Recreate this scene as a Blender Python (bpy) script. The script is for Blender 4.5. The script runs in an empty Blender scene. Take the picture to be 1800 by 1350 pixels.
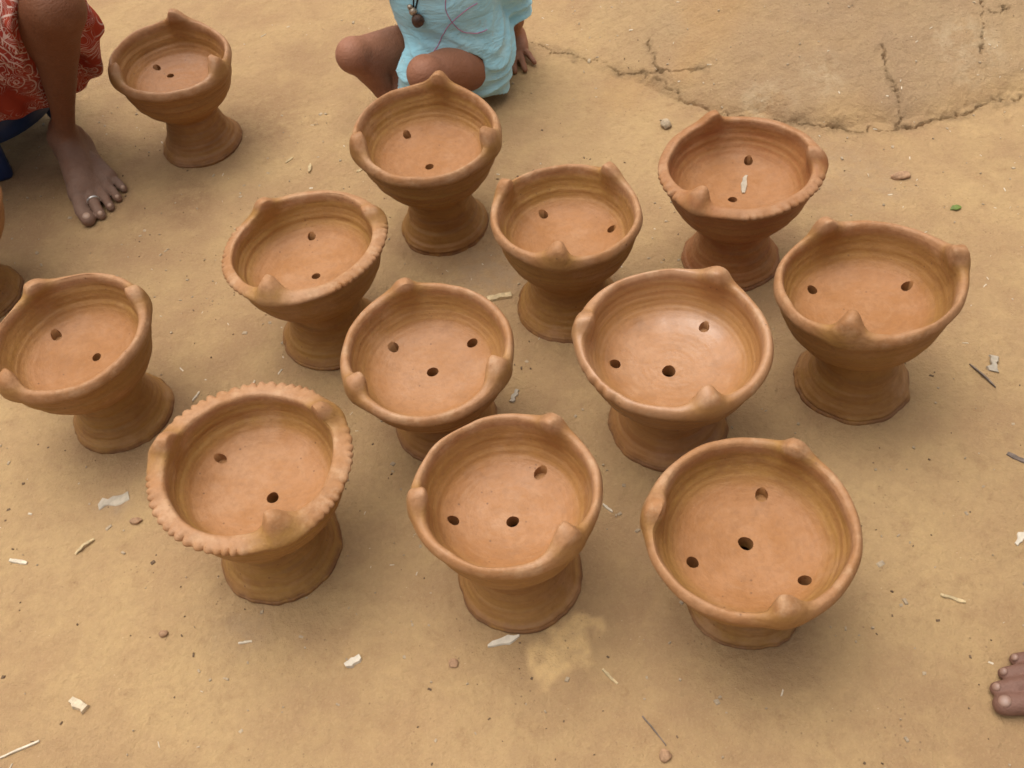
import bpy, bmesh, math, random
import numpy as np
from mathutils import Vector, Matrix
from mathutils.bvhtree import BVHTree
R_ = math.radians
rng = np.random.default_rng(7)
random.seed(7)
scene = bpy.context.scene
COL = scene.collection

# ------------------------------------------------------------------ camera
CAM_Z, PITCH, ROLL, FPX = 1.2201, 0.8936, -0.1488, 1793.2
cam_d = bpy.data.cameras.new('camera'); cam = bpy.data.objects.new('camera', cam_d); COL.objects.link(cam)
_d = Vector((0, math.cos(PITCH), -math.sin(PITCH))); _r = Vector((1, 0, 0)); _u = _r.cross(_d)
_c, _s = math.cos(ROLL), math.sin(ROLL)
_r2 = _c*_r + _s*_u; _u2 = -_s*_r + _c*_u
m = Matrix.Identity(4)
for i in range(3): m[i][0], m[i][1], m[i][2] = _r2[i], _u2[i], -_d[i]
m[2][3] = CAM_Z
cam.matrix_world = m
cam_d.sensor_width = 36; cam_d.lens = FPX/1800*36; cam_d.clip_start = 0.02; cam_d.clip_end = 500
scene.camera = cam

# ------------------------------------------------------------------ sky, sun, exposure
SUN_EL, SUN_AZ = R_(76), R_(-40)      # azimuth: direction the light comes from, clockwise from +Y
world = bpy.data.worlds.new('World'); scene.world = world; world.use_nodes = True
wn, wl = world.node_tree.nodes, world.node_tree.links
wn.clear()
sky = wn.new('ShaderNodeTexSky'); sky.sky_type = 'NISHITA'; sky.sun_disc = False
sky.sun_elevation = SUN_EL; sky.sun_rotation = SUN_AZ; sky.air_density = 1.0; sky.dust_density = 6.0; sky.ozone_density = 1.0
hs = wn.new('ShaderNodeHueSaturation'); hs.inputs['Saturation'].default_value = 0.22
bg = wn.new('ShaderNodeBackground'); bg.inputs['Strength'].default_value = 0.09
wo = wn.new('ShaderNodeOutputWorld')
wl.new(sky.outputs[0], hs.inputs['Color']); wl.new(hs.outputs[0], bg.inputs['Color']); wl.new(bg.outputs[0], wo.inputs[0])
sun_d = bpy.data.lights.new('sun', 'SUN'); sun = bpy.data.objects.new('sun', sun_d); COL.objects.link(sun)
sun_d.energy = 1.5; sun_d.angle = R_(72); sun_d.color = (1.0, 0.95, 0.87)
_sd = Vector((math.sin(SUN_AZ)*math.cos(SUN_EL), math.cos(SUN_AZ)*math.cos(SUN_EL), math.sin(SUN_EL)))
sun.rotation_euler = _sd.to_track_quat('Z', 'Y').to_euler()
sun.location = _sd*5
scene.view_settings.view_transform = 'Standard'; scene.view_settings.look = 'None'
scene.view_settings.exposure = 0.66; scene.view_settings.gamma = 1.0
scene.cycles.filter_width = 1.6; scene.cycles.max_bounces = 6; scene.cycles.diffuse_bounces = 3; scene.cycles.glossy_bounces = 2

# ------------------------------------------------------------------ helpers
def tag(o, label=None, cat=None, group=None, kind=None):
    if label: o['label'] = label
    if cat: o['category'] = cat
    if group: o['group'] = group
    if kind: o['kind'] = kind
    return o
def empty(name, loc=(0, 0, 0)):
    o = bpy.data.objects.new(name, None); COL.objects.link(o); o.location = loc; o.empty_display_size = .05
    return o
def link(name, me, mat=None, parent=None, loc=None):
    o = bpy.data.objects.new(name, me); COL.objects.link(o)
    if mat and not me.materials: me.materials.append(mat)
    if parent: o.parent = parent
    if loc is not None: o.location = loc
    return o
def np_mesh(name, V, F, smooth=True):
    """V (n,3), F (m,4) or (m,3) index arrays"""
    me = bpy.data.meshes.new(name); V = np.ascontiguousarray(V, np.float32); F = np.asarray(F, np.int32)
    k = F.shape[1]; me.vertices.add(len(V)); me.vertices.foreach_set('co', V.ravel())
    me.loops.add(F.size); me.loops.foreach_set('vertex_index', np.ascontiguousarray(F).ravel())
    me.polygons.add(len(F)); me.polygons.foreach_set('loop_start', np.arange(len(F), dtype=np.int32)*k)
    me.update(calc_edges=True)
    me.polygons.foreach_set('use_smooth', np.full(len(F), smooth)); me.update()
    return me
def attr(me, name, data, typ='FLOAT'):
    a = me.attributes.new(name, typ, 'POINT')
    a.data.foreach_set('value' if typ == 'FLOAT' else 'vector', np.ascontiguousarray(data, np.float32).ravel())
def sst(a, b, v):
    t = np.clip((v-a)/(b-a), 0, 1); return t*t*(3-2*t)
_perm = np.random.default_rng(3).integers(0, 2**31, 4096)
def _hash(i, j, k):
    n = (i*73856093) ^ (j*19349663) ^ (k*83492791)
    return (_perm[n & 4095] / 2**31)*2-1
def noise3(P, f=1.0, seed=0):
    P = np.asarray(P, np.float64)*f + seed*17.31
    I = np.floor(P).astype(np.int64); T = P-I; T = T*T*T*(T*(T*6-15)+10)
    out = 0
    for a in (0, 1):
        for b in (0, 1):
            for c in (0, 1):
                w = (T[..., 0] if a else 1-T[..., 0])*(T[..., 1] if b else 1-T[..., 1])*(T[..., 2] if c else 1-T[..., 2])
                out = out + w*_hash(I[..., 0]+a, I[..., 1]+b, I[..., 2]+c)
    return out
def noise2(X, Y, f=1.0, seed=0):
    return noise3(np.stack([X, Y, np.zeros_like(X)], -1), f, seed)
def fbm2(X, Y, f, seed, n=4):
    o = 0; a = 1
    for i in range(n): o = o + a*noise2(X, Y, f*2**i, seed+i); a *= .5
    return o

# ---- node helpers
def new_mat(name):
    mt = bpy.data.materials.new(name); mt.use_nodes = True
    nt = mt.node_tree; b = nt.nodes['Principled BSDF']
    return mt, nt, b
class N:
    def __init__(s, nt): s.nt = nt
    def n(s, t, **k):
        x = s.nt.nodes.new(t)
        for a, v in k.items(): setattr(x, a, v)
        return x
    def put(s, sock, v):
        if isinstance(v, bpy.types.NodeSocket): s.nt.links.new(v, sock)
        elif v is not None: sock.default_value = v
    def math(s, op, a, b=None, c=None):
        x = s.n('ShaderNodeMath', operation=op); s.put(x.inputs[0], a)
        if b is not None: s.put(x.inputs[1], b)
        if c is not None: s.put(x.inputs[2], c)
        return x.outputs[0]
    def mix(s, f, a, b, mode='MIX'):
        x = s.n('ShaderNodeMix', data_type='RGBA', blend_type=mode); s.put(x.inputs[0], f)
        s.put(x.inputs[6], a); s.put(x.inputs[7], b); return x.outputs[2]
    def noise(s, vec, scale, detail=3, rough=.55, dist=0.0):
        x = s.n('ShaderNodeTexNoise'); s.put(x.inputs['Vector'], vec); x.inputs['Scale'].default_value = scale
        x.inputs['Detail'].default_value = detail; x.inputs['Roughness'].default_value = rough; x.inputs['Distortion'].default_value = dist
        return x.outputs[0]
    def voro(s, vec, scale, feature='F1', out=0, rnd=1.0):
        x = s.n('ShaderNodeTexVoronoi', feature=feature); s.put(x.inputs['Vector'], vec); x.inputs['Scale'].default_value = scale
        x.inputs['Randomness'].default_value = rnd
        return x.outputs[out]
    def ramp(s, f, a, b):
        x = s.n('ShaderNodeMapRange', interpolation_type='SMOOTHSTEP'); s.put(x.inputs[0], f)
        x.inputs[1].default_value = a; x.inputs[2].default_value = b; return x.outputs[0]
    def attr(s, name, vec=False):
        x = s.n('ShaderNodeAttribute', attribute_name=name); return x.outputs['Vector'] if vec else x.outputs['Fac']
    def obj(s): return s.n('ShaderNodeTexCoord').outputs['Object']
    def vscale(s, v, sc):
        x = s.n('ShaderNodeVectorMath', operation='MULTIPLY'); s.put(x.inputs[0], v); x.inputs[1].default_value = sc; return x.outputs[0]
    def bump(s, h, strength, dist, prev=None):
        x = s.n('ShaderNodeBump'); s.put(x.inputs['Height'], h); x.inputs['Strength'].default_value = strength
        x.inputs['Distance'].default_value = dist
        if prev is not None: s.put(x.inputs['Normal'], prev)
        return x.outputs[0]
def rgb(r, g, b): return (r, g, b, 1)

# ------------------------------------------------------------------ materials
def mat_ground():
    mt, nt, b = new_mat('mud_floor'); n = N(nt); v = n.obj()
    big = n.ramp(n.noise(v, 2.6, 4, .6), .36, .64); mid = n.ramp(n.noise(v, 11, 4, .6), .34, .68); fine = n.noise(v, 85, 4, .65)
    c = n.mix(big, rgb(.440, .286, .138), rgb(.375, .228, .112))
    c = n.mix(n.math('MULTIPLY', n.ramp(n.noise(v, 2.1, 4, .6), .40, .60), .75), c, rgb(.325, .196, .098))
    c = n.mix(n.math('MULTIPLY', mid, .5), c, rgb(.470, .316, .145))
    c = n.mix(n.ramp(n.noise(v, 30, 5, .7), .50, .76), c, rgb(.345, .210, .100))
    c = n.mix(n.math('MULTIPLY', n.ramp(n.noise(v, 22, 3, .6, .4), .58, .74), .5), c, rgb(.45, .285, .135))
    # masks stored on the ground itself
    c = n.mix(n.math('MULTIPLY', n.attr('bankm'), .55), c, n.mix(n.ramp(n.noise(v, 7, 5, .65), .35, .65), rgb(.340, .225, .122), rgb(.300, .205, .125)))
    c = n.mix(n.math('MULTIPLY', n.attr('orange'), .35), c, rgb(.42, .225, .075))
    c = n.mix(n.math('MULTIPLY', n.attr('pale'), n.ramp(n.noise(v, 26, 4, .7), .38, .62)), c, rgb(.435, .315, .185))
    c = n.mix(n.math('MULTIPLY', n.attr('damp_dark'), n.ramp(n.noise(v, 35, 4, .7), .25, .65)), c, rgb(.285, .165, .080))
    c = n.mix(n.math('MULTIPLY', n.attr('grey'), n.ramp(n.noise(v, 40, 4, .7), .3, .7)), c, rgb(.330, .225, .135))
    c = n.mix(n.attr('powder'), c, n.mix(n.noise(v, 60, 3), rgb(.64, .415, .185), rgb(.70, .465, .215)))
    c = n.mix(n.math('MULTIPLY', n.attr('crackm'), n.ramp(n.noise(v, 55, 4, .7), .28, .60)), c, rgb(.165, .105, .050))
    # grains: dark pits and pale straw dust
    pit = n.ramp(n.voro(v, 105), .20, .06)
    pit = n.math('MULTIPLY', pit, n.ramp(n.noise(v, 14, 3), .50, .66))
    c = n.mix(n.math('MULTIPLY', pit, .75), c, rgb(.17, .105, .055))
    vv = n.vscale(v, (1, 1.7, 1)); lt = n.ramp(n.voro(vv, 60), .085, .03)
    lt = n.math('MULTIPLY', lt, n.ramp(n.noise(v, 10, 2), .50, .62))
    c = n.mix(n.math('MULTIPLY', lt, .7), c, rgb(.62, .47, .29))
    c = n.mix(n.math('MULTIPLY', n.ramp(fine, .36, .66), .24), c, rgb(.29, .175, .092))
    c = n.mix(n.math('MULTIPLY', n.ramp(n.noise(v, 260, 3, .7), .48, .72), .20), c, rgb(.54, .37, .19))
    n.put(b.inputs['Base Color'], c); b.inputs['Roughness'].default_value = .86; b.inputs['Specular IOR Level'].default_value = .25
    nrm = n.bump(n.noise(v, 28, 6, .7), .7, .014)
    nrm = n.bump(n.noise(v, 190, 4, .75), .42, .0024, nrm)
    nrm = n.bump(pit, -.6, .002, nrm)
    n.put(b.inputs['Normal'], nrm); return mt

def mat_clay(name, gloss=0.0, warm=0.0):
    mt, nt, b = new_mat(name); n = N(nt)
    p = n.attr('pv', True); cy = n.attr('cy', True); fl = n.attr('floorw'); rim = n.attr('rimw'); damp_dark = n.attr('dampw')
    streak = n.noise(cy, 165, 4, .6); streak2 = n.noise(cy, 60, 3, .6)
    mott = n.noise(p, 16, 5, .62); fine = n.noise(p, 130, 4, .65)
    smear = n.noise(n.vscale(cy, (1, 1, .45)), 210, 3, .6)
    wall = n.mix(n.ramp(streak2, .34, .66), rgb(.380+warm*.05, .206-warm*.022, .058+warm*.012), rgb(.320+warm*.06, .156-warm*.012, .046+warm*.014))
    wall = n.mix(n.math('MULTIPLY', n.ramp(streak, .42, .68), .55), wall, rgb(.43, .228, .082))
    floor = n.mix(n.ramp(mott, .36, .64), rgb(.425, .208, .088), rgb(.380, .175, .062))
    floor = n.mix(n.math('MULTIPLY', n.ramp(smear, .50, .72), .40), floor, rgb(.46, .248, .120))
    c = n.mix(fl, wall, floor)
    edge = n.mix(n.ramp(mott, .38, .62), rgb(.475, .258, .138), rgb(.415, .202, .088))
    edge = n.mix(n.math('MULTIPLY', n.ramp(n.noise(p, 34, 4, .65), .50, .66), .6), edge, rgb(.56, .350, .205))
    c = n.mix(n.math('MULTIPLY', rim, .9), c, edge)
    c = n.mix(n.math('MULTIPLY', damp_dark, n.ramp(n.noise(p, 38, 4, .7), .30, .58)), c, rgb(.205, .098, .048))
    c = n.mix(n.math('MULTIPLY', n.ramp(n.noise(p, 24, 5, .7), .53, .74), .50), c, rgb(.27, .128, .050))
    c = n.mix(n.math('MULTIPLY', n.ramp(n.noise(p, 9, 4, .65), .53, .70), .45), c, rgb(.49, .280, .155))
    c = n.mix(n.math('MULTIPLY', n.ramp(n.noise(p, 5, 3, .6), .55, .72), .35), c, rgb(.30, .135, .048))
    dot = n.math('MULTIPLY', n.ramp(n.voro(p, 68), .13, .05), n.ramp(n.noise(p, 20, 2), .48, .60))
    c = n.mix(n.math('MULTIPLY', dot, .75), c, rgb(.14, .065, .03))
    c = n.mix(n.math('MULTIPLY', n.ramp(fine, .38, .72), .30), c, rgb(.25, .118, .048))
    c = n.mix(1.0, c, n.mix(n.attr('tone'), rgb(.97, .95, .90), rgb(.80, .74, .66)), 'MULTIPLY')
    n.put(b.inputs['Base Color'], c)
    ro = n.math('MULTIPLY_ADD', mott, .25, .46 - .10*gloss)
    if gloss:
        wet = n.math('MULTIPLY', fl, n.ramp(n.noise(p, 9, 2), .38, .55))
        ro = n.math('SUBTRACT', ro, n.math('MULTIPLY', wet, .20*gloss))
    n.put(b.inputs['Roughness'], ro); b.inputs['Specular IOR Level'].default_value = .32 + .25*gloss
    nrm = n.bump(streak, .28*(1-.6*gloss), .0018); nrm = n.bump(n.noise(p, 42, 4, .6), .45*(1-.6*gloss), .005, nrm); nrm = n.bump(smear, .25*(1-.7*gloss), .002, nrm); nrm = n.bump(fine, .45*(1-.7*gloss), .0013, nrm)
    nrm = n.bump(dot, -.5, .0015, nrm)
    n.put(b.inputs['Normal'], nrm); return mt

def mat_skin(name, leg, foot, pale, z0=.05, z1=.16):
    mt, nt, b = new_mat(name); n = N(nt); v = n.obj()
    z = n.n('ShaderNodeSeparateXYZ'); n.put(z.inputs[0], v)
    zz = n.math('MULTIPLY_ADD', n.noise(v, 22, 3), .07, n.math('SUBTRACT', z.outputs[2], .035))
    c = n.mix(n.ramp(zz, z0, z1), foot, leg)
    c = n.mix(n.math('MULTIPLY', n.ramp(n.noise(v, 28, 5, .65), .45, .75), .4), c, pale)
    c = n.mix(n.math('MULTIPLY', n.noise(v, 140, 3, .7), .3), c, tuple(q*.6 for q in leg[:3])+(1,))
    n.put(b.inputs['Base Color'], c); b.inputs['Roughness'].default_value = .60; b.inputs['Specular IOR Level'].default_value = .35
    nrm = n.bump(n.voro(v, 330, 'SMOOTH_F1'), .35, .0014); nrm = n.bump(n.noise(n.vscale(v, (1, 1, 2.2)), 75, 5, .7), .45, .004, nrm)
    n.put(b.inputs['Normal'], nrm); return mt

def mat_plain(name, col, rough=.7, spec=.4, var=.25, scale=60, bump=.2, bdist=.001, metal=0.0):
    mt, nt, b = new_mat(name); n = N(nt); v = n.obj()
    dk = tuple(q*(1-var*1.3) for q in col[:3])+(1,); lt = tuple(min(1, q*(1+var*.6)) for q in col[:3])+(1,)
    n.put(b.inputs['Base Color'], n.mix(n.ramp(n.noise(v, scale, 4, .65), .3, .7), dk, lt))
    b.inputs['Roughness'].default_value = rough; b.inputs['Specular IOR Level'].default_value = spec; b.inputs['Metallic'].default_value = metal
    n.put(b.inputs['Normal'], n.bump(n.noise(v, scale*3, 3, .6), bump, bdist)); return mt

def mat_cloth_blue():
    mt, nt, b = new_mat('pale_blue_knit'); n = N(nt); v = n.obj()
    c = n.mix(n.ramp(n.noise(v, 14, 4, .6), .35, .65), rgb(.34, .63, .72), rgb(.43, .71, .78))
    c = n.mix(n.math('MULTIPLY', n.ramp(n.noise(v, 30, 4, .7), .58, .74), .5), c, rgb(.40, .47, .44))
    n.put(b.inputs['Base Color'], c); b.inputs['Roughness'].default_value = .95; b.inputs['Specular IOR Level'].default_value = .15
    b.inputs['Sheen Weight'].default_value = .3
    nrm = n.bump(n.noise(n.vscale(v, (.5, .5, 1.4)), 42, 4, .6, .6), .7, .010); nrm = n.bump(n.noise(v, 500, 2), .45, .0008, nrm)
    n.put(b.inputs['Normal'], nrm); return mt

def mat_sari():
    mt, nt, b = new_mat('red_paisley_print'); n = N(nt); v = n.obj()
    w = n.noise(v, 16, 2, .5, 1.3)
    lines = n.math('ABSOLUTE', n.math('SINE', n.math('MULTIPLY', w, 62.0)))
    lines = n.ramp(lines, .40, .18)
    cell = n.voro(v, 24); ring = n.ramp(n.math('ABSOLUTE', n.math('SUBTRACT', n.math('FRACT', n.math('MULTIPLY', cell, 4.5)), .5)), .16, .06)
    pr = n.math('MAXIMUM', n.math('MULTIPLY', lines, n.ramp(n.noise(v, 12, 2), .42, .52)), n.math('MULTIPLY', ring, n.ramp(n.noise(v, 9, 2), .47, .55)))
    base = n.mix(n.ramp(n.noise(v, 10, 3), .35, .65), rgb(.36, .050, .022), rgb(.27, .030, .018))
    c = n.mix(n.math('MULTIPLY', pr, .85), base, rgb(.62, .46, .38))
    n.put(b.inputs['Base Color'], c); b.inputs['Roughness'].default_value = .85; b.inputs['Specular IOR Level'].default_value = .2
    nrm = n.bump(n.noise(v, 25, 4, .6), .5, .006); n.put(b.inputs['Normal'], nrm); return mt

M = dict(
    ground=mat_ground(), clay=mat_clay('leather_hard_clay'), clay_red=mat_clay('reddish_clay', 0, .8), clay_wet=mat_clay('wet_clay', 1.0, .35), clay_mid=mat_clay('orange_clay', .3, .15),
    skin_w=mat_skin('brown_skin_dusty_foot', rgb(.180, .064, .026), rgb(.245, .152, .108), rgb(.24, .105, .054), .02, .17),
    skin_c=mat_skin('child_skin', rgb(.320, .135, .072), rgb(.27, .115, .060), rgb(.40, .190, .125)),
    skin_r=mat_skin('brown_skin', rgb(.150, .072, .046), rgb(.205, .102, .070), rgb(.26, .135, .098)),
    nail=mat_plain('toenail', rgb(.42, .27, .19), .4, .5, .1), nail_pale=mat_plain('pale_toenail', rgb(.31, .185, .135), .4, .5, .1),
    silver=mat_plain('silver', rgb(.72, .70, .66), .3, .5, .1, metal=.9), blue_knit=mat_cloth_blue(), pink=mat_plain('pink_thread', rgb(.52, .17, .32), .8),
    sari=mat_sari(), hem=mat_plain('plain_red_cloth', rgb(.40, .062, .026), .85, .2, .2, 20, .4, .004), blue_plastic=mat_plain('blue_plastic', rgb(.012, .035, .11), .38, .5, .2, 12, .1),
    hair=mat_plain('black_hair', rgb(.012, .010, .009), .45, .5, .3, 200, .6, .002), cord=mat_plain('black_cord', rgb(.012, .010, .010), .7),
    bead=mat_plain('brown_seed', rgb(.085, .040, .022), .5, .4, .5, 180, .6, .001), metal=mat_plain('worn_metal', rgb(.52, .44, .34), .35, .5, .4, 300, .5, .001, .7),
    straw=mat_plain('straw', rgb(.56, .42, .23), .7, .3, .25, 150), straw_pale=mat_plain('pale_straw', rgb(.66, .56, .42), .7, .3, .2, 150),
    wood=mat_plain('pale_wood', rgb(.66, .53, .36), .7, .3, .2, 120), white=mat_plain('white_chip', rgb(.70, .61, .48), .7, .3, .12, 90),
    twig=mat_plain('dark_twig', rgb(.085, .062, .052), .8, .3, .3, 200), pebble=mat_plain('pale_pebble', rgb(.42, .32, .21), .8, .3, .25, 120),
    pebble_red=mat_plain('reddish_clay_lump', rgb(.40, .235, .13), .8, .3, .25, 120), leaf=mat_plain('green_leaf', rgb(.16, .22, .04), .6, .4, .3, 90),
    crumb=mat_plain('brown_crumb', rgb(.16, .10, .06), .9, .2, .3, 200),
    film_dark=mat_plain('grey_twig', rgb(.20, .15, .12), .8, .3, .3, 120),
    film=mat_plain('grey_scrap', rgb(.46, .38, .28), .55, .5, .2, 50), shirt=mat_plain('cotton_shirt', rgb(.40, .36, .30), .9, .2, .1, 20), lungi=mat_plain('checked_wrap', rgb(.12, .16, .24), .9, .2, .2, 20),
)

# ------------------------------------------------------------------ ground
def crack_y(X): return np.interp(X, [.10, .162, .40, .59, .753, 1.008, 1.4], [1.90, 1.861, 1.595, 1.487, 1.439, 1.472, 1.55])
def bank(X, Y):
    d = (Y-crack_y(X))*0.8; w = sst(.12, .55, X)
    return w*0.42*np.maximum(np.sqrt(d*d+.0009)+d, 0)*0.5*(1-0.5*sst(.4, 1.0, d)) + w*.020*(1-np.exp(-np.maximum(d-.002+.006*np.sin(31*X)+.004*np.sin(67*X+1), 0)/.022))
CRACKS = [  # polyline, half width
    ([(0.1407,1.8773),(0.1991,1.8258),(0.2553,1.7729),(0.2893,1.7353),(0.3292,1.7043),(0.3709,1.6591),(0.3998,1.6124),(0.4246,1.5762),(0.475,1.5376),(0.5315,1.5076),(0.584,1.4868),(0.6266,1.47),(0.6824,1.4471),(0.7401,1.4329),(0.7915,1.4309),(0.8462,1.4379),(0.9152,1.4542),(0.9609,1.4633),(1.0034,1.4639),(1.066,1.4621),(1.3,1.50)], .0036),
    ([(0.3292,1.7043),(0.385,1.6733),(0.456,1.6431)], .0022), ([(0.366,1.7582),(0.366,1.7013),(0.3802,1.6771)], .0024),
    ([(0.7738,1.5945),(0.7678,1.5639),(0.7676,1.5207),(0.7688,1.4734),(0.7574,1.4318)], .0026),
    ([(0.9915,1.6874),(0.9871,1.6521),(0.9929,1.637),(1.0325,1.6454)], .0030), ([(0.9801,1.6319),(0.9505,1.553)], .0022)]
POWDER = [(-0.0343,0.5322),(-0.0053,0.5585),(0.028,0.5848),(0.0642,0.5789),(0.056,0.5526),(0.0404,0.5242),(0.0154,0.5019),(-0.0076,0.4908),(-0.0336,0.5095)]
def seg_dist(X, Y, pts):
    D = np.full(X.shape, 9.)
    for (ax, ay), (bx, by) in zip(pts[:-1], pts[1:]):
        dx, dy = bx-ax, by-ay; t = np.clip(((X-ax)*dx+(Y-ay)*dy)/(dx*dx+dy*dy), 0, 1)
        D = np.minimum(D, np.hypot(X-ax-t*dx, Y-ay-t*dy))
    return D
def poly_sd(X, Y, pts):
    D = seg_dist(X, Y, pts+[pts[0]]); ins = np.zeros(X.shape, bool); k = len(pts)
    for i in range(k):
        (ax, ay), (bx, by) = pts[i], pts[(i+1) % k]
        c = ((ay > Y) != (by > Y)) & (X < (bx-ax)*(Y-ay)/((by-ay) or 1e-9)+ax); ins ^= c
    return np.where(ins, -D, D)
def ground_h(X, Y):
    return bank(X, Y) + .0035*fbm2(X, Y, 3.2, 1, 3)*sst(.1, .5, 1.0) + .0011*fbm2(X, Y, 26, 5, 3) + .004*sst(0, .3, bank(X, Y)*3)*fbm2(X, Y, 9, 9, 3)
def build_ground():
    def axis2(a, b, c, d, st, fine, far):
        core = np.concatenate([np.arange(a, b, st), np.arange(b, c, fine), np.arange(c, d+1e-6, st)]); out = np.cumsum(st*1.25**np.arange(1, 40)); out = out[out < far]
        return np.concatenate([(a-out)[::-1], core, core[-1]+out])
    xs = axis2(-1.12, .12, 1.12, 1.25, .0058, .0021, 60); ys = axis2(.28, 1.40, 1.90, 2.2, .0058, .0021, 60)
    X, Y = np.meshgrid(xs, ys, indexing='ij'); Z = ground_h(X, Y)
    jx = .008*noise2(X, Y, 34, 21)+.005*noise2(X, Y, 95, 23)+.002*noise2(X, Y, 240, 25); jy = .008*noise2(X, Y, 34, 31)+.005*noise2(X, Y, 95, 33)+.002*noise2(X, Y, 240, 35)
    crackm = np.zeros_like(X); near = (X > .05) & (Y > 1.35) & (X < 1.35) & (Y < 1.95)
    xi, yi = X[near]+jx[near], Y[near]+jy[near]
    dep = np.zeros(xi.shape); cm = np.zeros(xi.shape)
    for k, (pts, w) in enumerate(CRACKS):
        D = seg_dist(xi, yi, pts); ww = .62*w*(.55+1.0*np.clip(noise2(xi, yi, 22, 40+k)+.1, -.5, 1))
        if k == 0: ww = ww*(.35+.65*sst(.18, .33, xi))
        dep = np.maximum(dep, .016*sst(1.15, .25, D/np.maximum(ww, .0006)))
        spread = (.010 if k else .020)
        cm = np.maximum(cm, .65*sst(spread, .002, D)*np.clip(.55+1.2*noise2(xi, yi, 20, 60+k), 0, 1))
    Z[near] -= dep; crackm[near] = cm
    # crumbling lip on the lower side of the long crack
    D0 = seg_dist(X, Y, CRACKS[0][0]); Z += .004*sst(.05, .0, D0)*np.clip(fbm2(X, Y, 34, 70, 3), -.4, 1)*sst(.2, .4, X)
    pw = poly_sd(X+.010*noise2(X, Y, 45, 80)+.004*noise2(X, Y, 150, 82), Y+.010*noise2(X, Y, 45, 81)+.004*noise2(X, Y, 150, 83), POWDER)
    powder = .95*sst(.008, -.010, pw)*np.clip(.95+.35*noise2(X, Y, 60, 84), 0, 1); Z += .0022*powder*(1+.5*noise2(X, Y, 70, 85))
    lin = [(.018,.482),(.044,.525),(.066,.560),(.098,.585)]; Dl = seg_dist(X, Y, lin); Z += .0022*sst(.006, .0, Dl)-.0008*sst(.013, .004, Dl)
    def blob(cx, cy, r, sq=1.0, seed=0):
        d = np.hypot((X-cx), (Y-cy)*sq)+.35*r*noise2(X, Y, 1.6/r, 90+seed); return sst(r, .25*r, d)
    damp_dark = np.maximum.reduce([blob(-.55, 1.537, .095, .8, 1), blob(-.01, 1.27, .12, 1, 2)*.7, blob(-.41, 1.766, .17, 1, 3)*.75, blob(-.83, 1.62, .16, 1, 4)*.45, blob(-.32, 1.50, .10, 1, 5)*.35, blob(.02, 1.10, .10, 1, 6)*.4])
    grey = np.maximum.reduce([blob(-.01, 1.24, .10, 1, 7)*.9, blob(-.60, .87, .035, 1, 8)*.8, blob(-.3, 1.33, .12, 1, 9)*.5, blob(.62, 1.33, .16, 1, 10)*.5, blob(-.40, .63, .05, 1, 11)*.5])
    orange = np.maximum.reduce([blob(.50, 1.80, .12, 1, 12), blob(.44, 1.68, .06, 1, 13)*.7, blob(.30, 1.66, .08, 1, 14)*.5])
    pale = np.maximum.reduce([blob(.66, 1.56, .07, 1, 15), blob(.93, 1.57, .09, 1, 16)*.9, blob(.55, 1.55, .06, 1, 17)*.8])
    bm = sst(-.01, .06, (Y-crack_y(X))+.03*fbm2(X, Y, 9, 77, 3))*sst(.22, .55, X+.08*noise2(X, Y, 6, 78))
    for p in POTS:                                  # crumbs and a patchy darker ring round each foot
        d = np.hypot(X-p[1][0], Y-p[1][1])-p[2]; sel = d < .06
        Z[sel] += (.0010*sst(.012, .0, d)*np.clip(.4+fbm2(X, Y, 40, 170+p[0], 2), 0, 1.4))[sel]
        damp_dark[sel] = np.maximum(damp_dark[sel], (.55*sst(.035, .0, d)*np.clip(.5+noise2(X, Y, 18, 190+p[0]), 0, 1))[sel])
    V = np.stack([X, Y, Z], -1).reshape(-1, 3); nx, ny = X.shape
    ii = np.arange(nx*ny).reshape(nx, ny)
    F = np.stack([ii[:-1, :-1], ii[1:, :-1], ii[1:, 1:], ii[:-1, 1:]], -1).reshape(-1, 4)
    me = np_mesh('ground', V, F)
    for k, a in dict(crackm=crackm, powder=powder, damp_dark=damp_dark, grey=grey, orange=orange, pale=pale, bankm=bm).items(): attr(me, k, a.ravel())
    return tag(link('ground', me, M['ground']), kind='structure')
def gz(x, y): return float(ground_h(np.array([x]), np.array([y]))[0])

# ------------------------------------------------------------------ clay stoves
def catmull(pts, step):
    P = np.array(pts, float); P = np.vstack([2*P[0]-P[1], P, 2*P[-1]-P[-2]]); out = []
    for i in range(1, len(P)-2):
        a, b, c, d = P[i-1:i+3]; k = max(2, int(np.linalg.norm(c-b)/step)); t = np.linspace(0, 1, k, endpoint=False)[:, None]
        out.append(.5*((2*b)+(-a+c)*t+(2*a-5*b+4*c-d)*t*t+(-a+3*b-3*c+d)*t**3))
    out.append(P[-2:-1]); return np.vstack(out)
RH, RR, RB = .196, .12, .081
PROF_ROLL = [(.0893,.1548),(.0968,.1640),(.1025,.1750),(.1058,.184),(.1072,.190),(.1085,.1972),(.1115,.2018),(.1155,.2018),(.1186,.1972),(.1200,.1905),(.1183,.1850),(.1140,.1812)]
PROF_FLAT = [(.0885,.1548),(.0945,.1640),(.0985,.1740),(.1000,.181),(.1012,.190),(.1022,.1975),(.1048,.2008),(.1095,.2010),(.1150,.2000),(.1212,.1980),(.1240,.1950),(.1228,.1915),(.1160,.1880)]
PROF_THIN = [(.0893,.1548),(.0968,.1640),(.1022,.1745),(.1052,.184),(.1063,.191),(.1070,.1975),(.1090,.2008),(.1125,.2008),(.1172,.1990),(.1215,.1968),(.1233,.1938),(.1220,.1902),(.1160,.1868)]
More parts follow.
